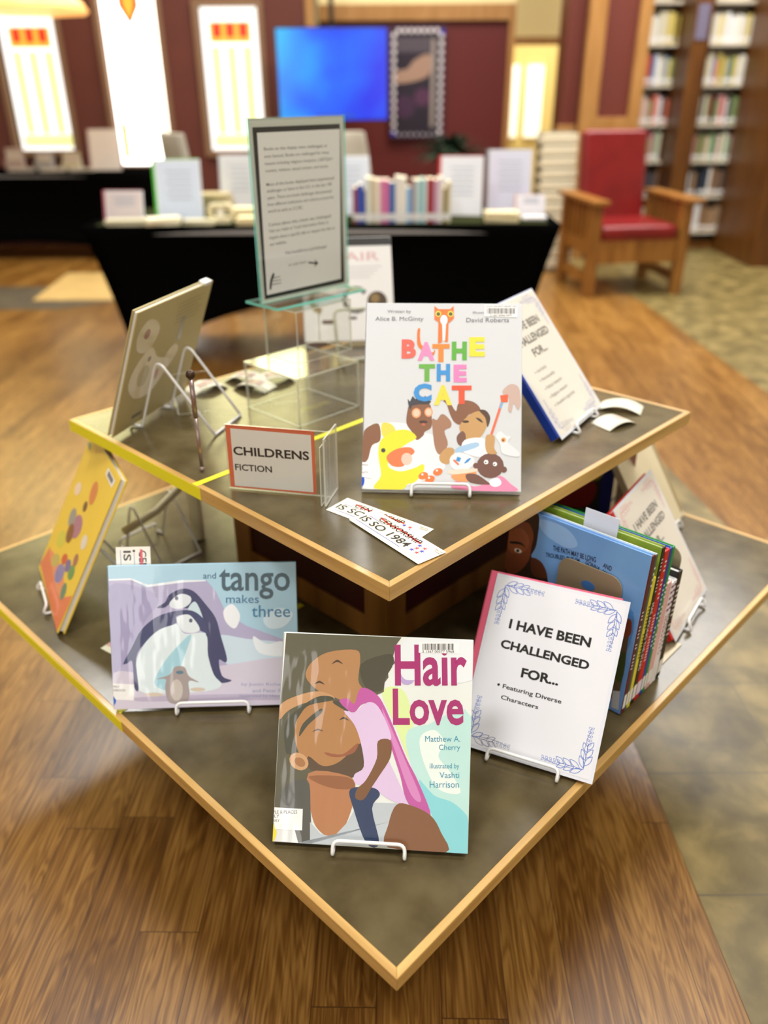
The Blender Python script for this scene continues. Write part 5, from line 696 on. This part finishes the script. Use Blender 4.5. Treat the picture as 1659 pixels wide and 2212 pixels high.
# television and poster
t = empty('television', (-.42, 6.40, 1.11), .02, 'wall television showing a bright blue screen', 'television')
m = MB(); m.b2(-.485, 0, 0, .485, .045, .725); m.build('bezel', mat('tv_black', (.012, .012, .014), .3), t, bevel=.004)
def tvmat():
    m = bpy.data.materials.new('tv_screen'); m.use_nodes = True; nt = m.node_tree; b = nt.nodes['Principled BSDF']; tc = nt.nodes.new('ShaderNodeTexCoord'); n = nt.nodes.new('ShaderNodeTexNoise'); n.inputs['Scale'].default_value = 1.9; n.inputs['Detail'].default_value = 1.5
    sx = nt.nodes.new('ShaderNodeSeparateXYZ'); ma = nt.nodes.new('ShaderNodeMath'); ma.operation = 'MULTIPLY_ADD'; ma.inputs[1].default_value = -.55; r = nt.nodes.new('ShaderNodeValToRGB'); e = r.color_ramp.elements
    e[0].position = .25; e[0].color = (.0, .02, .85, 1); e[1].position = .8; e[1].color = (.0, .46, 1, 1); q = e.new(.5); q.color = (0, .13, 1, 1)
    nt.links.new(tc.outputs['Object'], n.inputs[0]); nt.links.new(tc.outputs['Object'], sx.inputs[0]); nt.links.new(sx.outputs[0], ma.inputs[0]); nt.links.new(n.outputs[0], ma.inputs[2]); nt.links.new(ma.outputs[0], r.inputs[0]); nt.links.new(r.outputs[0], b.inputs['Emission Color'])
    b.inputs['Emission Strength'].default_value = 1.0; b.inputs['Base Color'].default_value = (.01, .01, .02, 1); b.inputs['Roughness'].default_value = .2; return m
m = MB(); m.b2(-.474, -.002, .012, .474, 0, .713); scr = m.build('screen', tvmat(), t)
m = MB(); m.b2(-.16, .0, .03, .18, -.0035, .06); m.build('caption_bar', mat('caption', (.02, .05, .3), .4, emit=(.0, .05, .5, 1), estr=.6), scr)
m = MB(); m.tube([(0, .10, .6), (0, .10, CEIL_Z-1.112)], .022, seg=12); m.b2(-.1, .045, .3, .1, .08, .6); m.build('ceiling_mount', mat('mount_grey', (.09, .08, .07), .4), t)
t = empty('framed_poster', (.35, 7.17, .93), .0, 'framed dark poster beside the television', 'poster')
m = MB(); m.b2(-.26, 0, 0, .26, .03, .95); m.build('frame', mat('poster_frame', (.05, .02, .06), .4), t, bevel=.003)
a = Art(t, paint, (-.25, .01, .25, .94), step=.0003)
a.rect('1c1020', -.25, .01, .25, .94); a.rect('4a4048', -.21, .74, .12, .86); a.poly('9a7a66', [(-.2, .48), (.1, .54), (.12, .72), (-.02, .68), (-.1, .60), (-.2, .58)], 1); a.disc('3a1c38', -.12, .28, .1); a.disc('4a2440', .05, .36, .08); a.rect('8c8078', .13, .1, .17, .85)
for i in range(13):
    for sd in (-1, 1): a.disc('e0d8d8', sd*.225, .06+i*.068, .021)
for i in range(7): a.disc('e4d8d8', -.18+i*.06, .915, .02); a.disc('a8a0a8', -.18+i*.06, .035, .014)
a.disc('1a20b0', .235, .905, .02); a.disc('1a20b0', -.235, .04, .02); a.build('print')
# orange-yellow lamp shade at the top left
t = empty('pendant_lamp', (-2.62, 5.5, 1.88), 0, 'glowing amber glass shade hanging at the top left', 'lamp')
m = MB(); m.lathe((0, 0, 0), [(.44, .0), (.40, .06), (.25, .16), (.06, .24)], 0, 8); m.build('shade', mat('amber_shade', (.9, .5, .2), .4, emit=(1, .48, .12, 1), estr=1.1), t)
m = MB(); m.tube([(0, 0, .24), (0, 0, CEIL_Z-1.885)], .01); m.build('stem', mat('mount_grey', (.09, .08, .07), .4), t)
# dark leafy plant
t = empty('potted_plant', (.62, 6.3, 0), 0, 'dark leafy potted plant in front of the maroon wall', 'plant')
rd = random.Random(3); m = MB()
for i in range(260):
    th_ = rd.uniform(0, 2*PI); el = rd.uniform(.1, 1.4); L = rd.uniform(.2, .5); o0 = Vector((0, 0, .80)); d = Vector((math.cos(th_)*math.cos(el)*1.1, math.sin(th_)*math.cos(el), math.sin(el)*.75))
    p0 = o0+d*.05; p1 = o0+d*L*.6; p2 = o0+d*L-Vector((0, 0, L*.25)); q = d.cross(Vector((0, 0, 1))).normalized()*.022
    vs = [m.bm.verts.new(v) for v in (p0, p1+q, p2, p1-q)]; m.bm.faces.new(vs)
m.build('foliage', mat('dark_leaf', (.008, .022, .010), .5), t, normals=False)
m = MB(); m.lathe((0, 0, 0), [(.14, 0), (.19, .30), (.20, .34), (.17, .34)]); m.build('pot', mat('dark_pot', (.03, .02, .015), .5), t)
m = MB(); m.tube([(0, 0, .3), (.01, 0, .82)], .02); m.build('stem', cherry, t)
# ---------------------------------------------------------------- black covered tables
def fabric_table(name, cx, cy, L, W, h, rz, label_t, label_c, arch=.30, pinch=.17):
    t = empty(name, (cx, cy, 0), rz, label_t, 'table', 'trestle tables')
    m = MB(); m.b2(-L/2+.01, -W/2+.01, h-.04, L/2-.01, W/2-.01, h-.006); m.build('tabletop', mat('grey_plastic', (.3, .3, .3), .5), t)
    for sx in (-1, 1):
        for sy in (-1, 1):
            m = MB(); m.tube([(sx*(L/2-.2), sy*(W/2-.08), h-.05), (sx*(L/2-.17), sy*(W/2-.05), 0)], .014); m.build('leg', mat('grey_metal', (.2, .2, .2), .4, metal=.6), t)
    m = MB(); N = 96; rows = []; nz = 12
    per = []
    for i in range(N):
        s = i/N*4; k = int(s); f = s-k; c = [(-1, -1), (1, -1), (1, 1), (-1, 1)]; a, b = c[k], c[(k+1) % 4]; per.append((a[0]+(b[0]-a[0])*f, a[1]+(b[1]-a[1])*f, f))
    for j in range(nz+1):
        r = []; 
        for px, py, f in per:
            u = math.sin(PI*f)**.8; bot = arch*u; z = h-(h-bot)*j/nz; q = 1-z/h; ins = pinch*(q*(1.35-q*.35)); mid = .06*u*math.sin(PI*min(1, j/nz))
            x = px*(L/2-ins-(mid if abs(px) > .999 else 0)); y = py*(W/2-ins*.25-(mid if abs(py) > .999 else 0)); r.append(m.bm.verts.new((x, y, z)))
        rows.append(r)
    m.bm.faces.new(rows[0])
    for A_, B_ in zip(rows, rows[1:]):
        for k in range(N): m.bm.faces.new((A_[k], A_[(k+1) % N], B_[(k+1) % N], B_[k])).smooth = True
    o = m.build('fitted_tablecloth', black_cloth); frame(o, cx, cy, 0, rz); tag(o, label_c, 'tablecloth', None)
    sol = o.modifiers.new('s', 'SOLIDIFY'); sol.thickness = .002; sol.offset = -1
    return t
fabric_table('trestle_table', -.305, 3.10, 2.44, .76, .74, -.012, 'long trestle table hidden under the nearer black stretch cloth', 'black stretch cloth on the long table behind the display', arch=.36)
fabric_table('trestle_table', -3.2, 6.22, 2.44, .5, .74, .0, 'trestle table hidden under the black cloth below the windows', 'black stretch cloth on the table below the windows', arch=.16, pinch=.08)
T = .741; T0 = T
m = MB(); m.b2(-1.16, -.34, 0, 1.16, .34, .0014); o = m.build('table_runner', mat('olive_black_runner', (.03, .034, .014), .95, spec=.05, ior=1.01), loc=(-.305, 3.10, T), rz=-.012); tag(o, 'olive-black runner over the top of the nearer black table', 'runner')
T += .0016
def card_sign(x, y, w, h, yaw, tilt, back, label, front='d8dce8', bars=6, th=.01, z=T, name='standing_notice', barc='aab0c0', bl='left'):
    t = empty(name, (x, y, z), yaw, label, 'notice', None, tilt)
    t.matrix_world = Matrix.Translation((x, y, z)) @ Matrix.Rotation(yaw, 4, 'Z') @ Matrix.Rotation(-tilt, 4, 'X')
    m = MB(); m.b2(-w/2, 0, 0, w/2, .002, h); m.build('sheet', sheen('e9ebf0') if front != 'cfc4b8' else paint(front), t)
    m = MB(); m.b2(-w/2-.014, .0025, .002, w/2-.004, .0025+th, h+.004); m.build('backing_book', paint(back), t)
    a = Art(t, paint, step=.0002); a.rect(front, -w/2+.008, .008, w/2-.008, h-.008)
    for i in range(bars): a.rect(barc, -w*.28+.01*(i % 2), h*.80-i*h*.09, w*.28, h*.80-i*h*.09+.006)
    a.build('print')
    m = MB(); m.b2(-.03, .003+th, 0, .03, .006+th, h*.6); m.build('strut', paint('8a8a86'), t)
    return t
card_sign(-1.06, 2.94, .235, .30, .10, .25, '4cc428', 'pale blue notice on a lime green book on the black table', front='d2def0')
card_sign(-1.34, 2.88, .20, .155, -.05, .25, 'b05a64', 'small notice with a pink border at the left end of the black table', front='d8cccc', bars=4)
card_sign(-.17, 3.10, .22, .30, .05, .25, 'd8d8d8', 'white notice just right of the tall sign holder', front='d8e0ec')
card_sign(-.81, 3.36, .20, .29, .05, .25, 'c8c8cc', 'white notice just left of the tall sign holder', front='d6d6d8')
card_sign(.43, 3.06, .225, .30, -.10, .25, 'c80f1a', 'white notice on a red book behind the upright books', front='e2e4ec')
card_sign(.71, 3.20, .235, .32, -.06, .22, '888c90', 'grey-framed pale lavender notice at the right of the black table', front='dcdff2')
card_sign(.80, 3.00, .15, .11, -.05, .3, 'd8b0b0', 'small white card at the right end of the black table', front='e8e4ea', bars=3)
def slab_stack(x, y, w, d, n, label, col='d8d2b8', th=.006, yaw=0, z=T, name='card_stack', cat='stack of cards'):
    rdm = random.Random(int((x+9)*100)); m = MB()
    for i in range(n): m.box(rdm.uniform(-.006, .006), rdm.uniform(-.006, .006), th*i+th/2, w, d, th*.9, rz=rdm.uniform(-.12, .12))
    o = m.build(name, paint(col), loc=(x, y, z), rz=yaw); return tag(o, label, cat)
slab_stack(-1.29, 2.80, .24, .09, 4, 'cream stack of cards in front of the pink-bordered notice', 'd6d0b0', .007)
slab_stack(-1.12, 2.79, .17, .10, 6, 'bright cream heap of papers beside the lime green book', 'f4eccc', .006, .3)
slab_stack(-.93, 2.80, .16, .09, 4, 'cream cards in front of the pale blue notice', 'd8d2b0', .006)
slab_stack(-.66, 2.80, .16, .10, 6, 'cream cards just left of the tall sign holder', 'f0e2b4', .006)
slab_stack(.62, 2.84, .17, .11, 7, 'cream stack of paper slips at the right of the black table', 'ecdcb0', .007)
slab_stack(.80, 2.88, .12, .08, 3, 'white cards at the far right end of the black table', 'e0dcdc', .006)
slab_stack(-.96, 3.28, .22, .16, 5, 'tan book pile in the middle back of the black table', 'bfae84', .02, name='book_pile', cat='pile of books')
slab_stack(-.72, 2.98, .14, .11, 5, 'pale yellow pad pile behind the cream cards', 'f2e4b8', .012, name='pad_pile', cat='pile of pads')
t = empty('tape_dispenser', (-.83, 2.83, T), .1, 'cream tape dispenser at the middle of the black table', 'tape dispenser')
m = MB(); m.b2(-.05, -.03, 0, .05, .03, .03); m.tube(rline([(-.05, 0, .03), (-.055, 0, .085), (.06, 0, .085), (.055, 0, .03)], .03), .014); m.build('body', paint('e8dcb4'), t, bevel=.004)
m = MB(); m.tube([(0, -.012, .05), (0, .012, .05)], .022, seg=16); m.build('roll', paint('f4efdc'), t)
# upright books on the black table
cols = [('8c3b52', .019, .165), ('2c4fb0', .022, .18), ('3a4a9a', .012, .155), ('d8dccf', .024, .21), ('cdbf9e', .017, .205), ('efe6d6', .016, .20), ('d99ab4', .013, .20), ('cf6da2', .026, .20), ('3c68a8', .026, .19), ('e8e6df', .022, .215), ('eceade', .024, .21), ('7eb0de', .022, .165), ('a07a74', .011, .20), ('b7cfd0', .026, .20), ('79c0c4', .013, .205), ('dce4e6', .012, .20), ('9c2c34', .028, .205), ('c8a0bc', .02, .20), ('e9e2dc', .018, .21), ('8a7a3e', .017, .16), ('cfc6a4', .016, .19)]
nm = ['plum', 'bright blue', 'indigo', 'pale grey-green', 'tan', 'ivory', 'light pink', 'hot pink', 'steel blue', 'off-white', 'broad ivory', 'sky blue', 'dusty brown', 'pale teal', 'turquoise', 'icy white', 'crimson', 'lilac', 'warm white', 'olive', 'khaki']
sc_ = .50/sum(c[1] for c in cols); x = -.145
for (c, w_, h_), n_ in zip(cols, nm):
    w_ *= sc_; h_ *= 1.02
    t = empty('library_book', (x+w_/2, 2.80, T), 0, 'upright book with a %s spine in the row on the black table' % n_, 'book', 'upright books on the black table')
    m = MB(); e = .0006; m.b2(-w_/2+e, 0, 0, -w_/2+e+.002, .15, h_); m.b2(w_/2-e-.002, 0, 0, w_/2-e, .15, h_); m.b2(-w_/2+e, -.001, 0, w_/2-e, .002, h_); m.build('cover', paint(c), t)
    m = MB(); m.b2(-w_/2+e+.002, .002, .002, w_/2-e-.002, .146, h_-.003); m.build('page_block', paint('f0e4c4'), t)
    m = MB(); m.b2(-w_/2+.001, -.0018, .015, w_/2-.001, -.001, .045); m.build('spine_label', paint('e8e6e2'), t)
    x += w_
# things on the far table
def small(x, y, z=.7415): return (x, y, z)
card_sign(-2.42, 6.10, .26, .33, .05, .2, '9a7a70', 'framed beige notice on the black table below the windows', front='cfc4b8', bars=0, z=.7415)
for i, (x, w_, h_, c, lb) in enumerate(((-3.24, .16, .18, 'a08a7c', 'grey-brown mug-shaped holder at the far left of the window table'), (-2.98, .16, .15, '8f8a84', 'grey holder on the table below the windows'), (-2.74, .16, .14, 'b9ac8c', 'beige holder below the striped window'))):
    t = empty('brochure_holder', small(x, 6.12), 0, lb, 'holder'); m = MB(); m.b2(-w_/2, 0, 0, w_/2, .06, h_*.5); m.b2(-w_/2, .05, 0, w_/2, .065, h_); m.build('holder', paint(c), t, bevel=.006)
    m = MB(); m.b2(-w_/2+.02, .02, h_*.5, w_/2-.02, .045, h_*.85); m.build('brochures', paint('b8a898'), t)
for i, (x, c, lb) in enumerate(((-3.15, 'b8aca0', 'flat grey papers at the left of the window table'), (-2.88, 'c4b8a8', 'flat beige papers in the middle of the window table'), (-2.62, 'cabfae', 'flat cream papers near the framed beige notice'))): slab_stack(x, 6.05, .2, .08, 4, lb, c, .006, z=.7415)
# ---------------------------------------------------------------- chairs
fab = mat('beige_fabric', (.38, .34, .27), .8, noise=.06, nscale=60)
def task_chair(x, y, rz, label, col=fab, hb=1.12):
    t = empty('task_chair', (x, y, 0), rz, label, 'chair', 'upholstered task chairs')
    m = MB(); m.box(0, 0, .47, .50, .48, .09); m.build('seat', col, t, bevel=.035, seg=4)
    m = MB(); n = 8; fr, bk = [], []
    for j in range(7):
        z = .56+(hb-.56)*j/6; wd = (.44-.10*(j/6)**2)/2; yo = .22+.05*j/6
        fr.append([m.bm.verts.new((wd*(2*i/n-1), yo-.05*(1-(2*i/n-1)**2)*-1, z)) for i in range(n+1)]); bk.append([m.bm.verts.new((wd*(2*i/n-1), yo+.05+.05*(1-(2*i/n-1)**2), z)) for i in range(n+1)])
    for G_ in (fr, bk):
        for a_, b_ in zip(G_, G_[1:]):
            for i in range(n): m.bm.faces.new((a_[i], a_[i+1], b_[i+1], b_[i])).smooth = True
    for i in range(n): m.bm.faces.new((fr[0][i], fr[0][i+1], bk[0][i+1], bk[0][i])); m.bm.faces.new((fr[-1][i], fr[-1][i+1], bk[-1][i+1], bk[-1][i]))
    for j in range(6): m.bm.faces.new((fr[j][0], fr[j+1][0], bk[j+1][0], bk[j][0])); m.bm.faces.new((fr[j][-1], fr[j+1][-1], bk[j+1][-1], bk[j][-1]))
    m.build('backrest', col, t, bevel=.012)
    for s in (-1, 1):
        m = MB(); m.tube(rline([(s*.24, .10, .44), (s*.29, .08, .48), (s*.29, .06, .66)], .03), .018); m.box(s*.29, .0, .675, .07, .28, .035); m.build('armrest', mat('beige_plastic', (.40, .35, .24), .5), t, bevel=.01)
    m = MB(); m.tube([(0, 0, .08), (0, 0, .43)], .03, seg=12)
    for k in range(5): a_ = 2*PI*k/5; m.tube([(0, 0, .10), (.28*math.cos(a_), .28*math.sin(a_), .065)], .02)
    m.build('star_base', paint('3a3834'), t)
    for k in range(5):
        a_ = 2*PI*k/5; m = MB(); m.ball((.28*math.cos(a_), .28*math.sin(a_), .03), .03); m.build('caster', paint('1a1a1a'), t)
    return t
task_chair(-1.08, 4.25, PI/2+.55, 'beige upholstered chair behind the left part of the black table')
task_chair(-.22, 4.75, .25, 'beige upholstered chair partly hidden by the tall sign holder', hb=1.08)
oakc = mat('armchair_oak', (.20, .075, .012), .35, color2=(.34, .15, .03, 1), nscale=7, stretch=(4, 4, .5)); leather = mat('red_leather', (.17, .008, .008), .32, noise=.15, nscale=6)
t = empty('armchair', (1.80, 4.72, 0), .13, 'oak armchair with red leather back and seat beside the column', 'armchair')
for sx in (-1, 1):
    for sy, zt in ((-1, .64), (1, .64)):
        m = MB(); m.box(sx*.335, sy*.29, zt/2, .075, .07, zt); m.build('leg', oakc, t, bevel=.004)
    m = MB(); m.box(sx*.345, -.03, .655, .125, .76, .03); m.build('arm', oakc, t, bevel=.006)
    m = MB(); m.box(sx*.335, 0, .12, .03, .52, .07); m.box(sx*.335, 0, .33, .03, .52, .09)
    for i in range(5): m.box(sx*.335, -.18+i*.09, .46, .018, .05, .36)
    m.build('side_slats', oakc, t)
m = MB(); m.box(0, -.29, .31, .60, .03, .16); m.build('front_rail', oakc, t, bevel=.004)
m = MB(); m.box(0, .29, .31, .60, .03, .14); m.build('back_rail', oakc, t, bevel=.004)
m = MB(); m.box(0, -.03, .435, .58, .58, .11); m.build('seat_cushion', leather, t, bevel=.04, seg=4)
m = MB(); m.box(0, 0, .33, .50, .11, .66); o = m.build('back_cushion', leather, t, bevel=.035, seg=4); o.location = (-.02, .22, .43); o.rotation_euler.x = -.16
# ---------------------------------------------------------------- newspaper rack
ORD = ['lowest', 'second', 'third', 'fourth', 'fifth', 'sixth', 'seventh', 'eighth', 'ninth', 'tenth', 'eleventh', 'topmost', 'thirteenth', 'fourteenth', 'fifteenth', 'sixteenth', 'seventeenth', 'eighteenth', 'nineteenth', 'twentieth']
t = empty('newspaper_rack', (1.42, 5.42, 0), .1, 'tall slim rack of cream newspapers left of the armchair', 'rack')
m = MB(); m.b2(-.15, .13, 0, .15, .15, 1.05); m.b2(-.15, -.12, 0, .15, .15, .02)
for i in range(12): m.b2(-.15, .02-.15*(1-i/12), .03+i*.085, .15, .13, .035+i*.085)
m.build('shelving', mat('rack_grey', (.3, .27, .2), .5), t)
for i in range(12):
    q = empty('newspaper', (1.42+.003*(i % 3-1), 5.42, .036+i*.085), .1, 'folded cream newspaper, %s of the twelve tiers of the slim rack' % ORD[i], 'newspaper', 'newspapers on the rack')
    m = MB(); d = .15*(1-i/12); m.b2(-.145, .02-d+.002, 0, .145, .12, .03); m.b2(-.145, .02-d-.004, -.004, .145, .02-d+.01, .068); m.build('folded_pages', mat('newsprint', (.68, .60, .42), .8, noise=.12, nscale=40, stretch=(1, 1, 6)), q, bevel=.006)
# ---------------------------------------------------------------- bookcases
bw = mat('bookcase_oak', (.075, .022, .002), .4, color2=(.14, .05, .006, 1), nscale=6, stretch=(3, 3, .4)); shelfm = mat('cream_shelf', (.62, .55, .42), .5)
def bookcase(x0, x1, y, label, zs, left=.04, right=.04, yfront=None):
    t = empty('bookcase', ((x0+x1)/2, y, 0), 0, label, 'bookcase'); X = (x0+x1)/2
    m = MB(); m.b2(x0-X, .30, 0, x1-X, .32, 2.35); m.build('back_panel', shelfm, t)
    for s, (a_, b_), yf in ((-1, (x0-left-X, x0-X), 0), (1, (x1-X, x1-X+right), yfront or 0)):
        m = MB(); m.b2(a_, yf, 0, b_, .32, 2.45); m.build('side_panel', bw, t, bevel=.004)
    for z in zs: m = MB(); m.b2(x0-X, 0, z-.022, x1-X, .30, z); m.build('shelf', shelfm, t)
    m = MB(); m.b2(x0-X, 0, 0, x1-X, .30, .06); m.build('plinth', bw, t)
    return t
ZS = [.16, .47, .77, 1.07, 1.38, 1.69, 2.0]
bookcase(2.18, 2.54, 6.35, 'narrow left bookcase with cream shelves behind the armchair', ZS, right=.12, yfront=-.35)
bookcase(2.80, 3.215, 6.35, 'right bookcase with cream shelves between dark oak end panels', ZS, left=.0, right=.001)
m = MB(); m.b2(3.13, 5.42, 0, 3.40, 6.3, 2.45); o = m.build('bookcase_end', bw, bevel=.004); tag(o, 'dark oak end of the nearest bookcase range at the right edge', 'bookcase end')
m = MB(); m.b2(2.665, 6.3, 0, 2.795, 6.66, 2.45); o = m.build('bookcase_end', bw, bevel=.004); tag(o, 'dark oak upright between the two bookcases', 'bookcase end')
m = MB(); m.b2(2.555, 5.992, 1.70, 2.65, 5.998, 1.95); o = m.build('shelf_notice', paint('6a6478')); tag(o, 'small grey notice fixed to the dark oak end panel', 'notice')
PAL = {'cream': ['d8cfb4', 'e6dec8', 'cfc6a6'], 'white': ['e8e6e0', 'dcdcd8'], 'red': ['b04a3a', '8c3038', 'd0684a'], 'blue': ['3f6c9c', '5a86b4'], 'yellow': ['dcc870', 'c9b45a'], 'green': ['5f9c74', '7a8c5a'], 'pink': ['d8a4a4', 'c88c8c'], 'dark': ['3a3a40', '4c4448', '2c3440'], 'brown': ['8a6a4c', 'a08060']}
BYROW = {0: ['dark', 'white', 'cream', 'brown'], 1: ['dark', 'brown', 'white', 'dark', 'dark'], 2: ['pink', 'green', 'cream', 'brown'], 3: ['pink', 'white', 'green', 'dark', 'cream', 'red'], 4: ['red', 'yellow', 'cream', 'blue', 'white', 'green'], 5: ['cream', 'white', 'yellow', 'cream', 'white'], 6: ['cream', 'white']}
rows = ['bottom', 'second', 'third', 'fourth', 'fifth', 'sixth', 'top']
rb = random.Random(11); proto = {}
for (x0, x1, side) in ((2.185, 2.57, 'left'), (2.805, 3.025, 'right'),):
    for k, z in enumerate(ZS[:6]):
        x = x0+.004; nb = 0
        while x < (x1 if side == 'left' else 3.235)-.035:
            w_ = rb.choice([.022, .028, .034]); h_ = rb.uniform(.18, .235); cn = rb.choice(BYROW[k]); c = rb.choice(PAL[cn])
            if (w_, c) not in proto:
                t = empty('shelf_book', (x, 6.38, z+.0005), 0); m = MB(); m.b2(.0005, 0, 0, w_-.0005, .16, .22); ch = m.build('cover', paint(c), t); proto[(w_, c)] = t
                m = MB(); m.b2(.002, -.0012, .02, w_-.002, 0, .05); m.build('spine_label', paint('e8e6e2'), t); t.scale.z = h_/.22
            else:
                src = proto[(w_, c)]; t = src.copy(); COL.objects.link(t); t.matrix_world = Matrix.Translation((x, 6.38, z+.0005)) @ Matrix.Diagonal((1, 1, h_/.22, 1))
                for chd in src.children:
                    d = chd.copy(); COL.objects.link(d); d.parent = t
            lab = ['first']+ORD[1:11]+['twelfth']+ORD[12:]
            tag(t, '%s-spined book, %s from the left on the %s shelf of the %s bookcase' % (cn, lab[nb], rows[k], side), 'book', 'books on the %s shelf of the %s bookcase' % (rows[k], side)); x += w_+.001; nb += 1
            if rb.random() < .06: x += .03
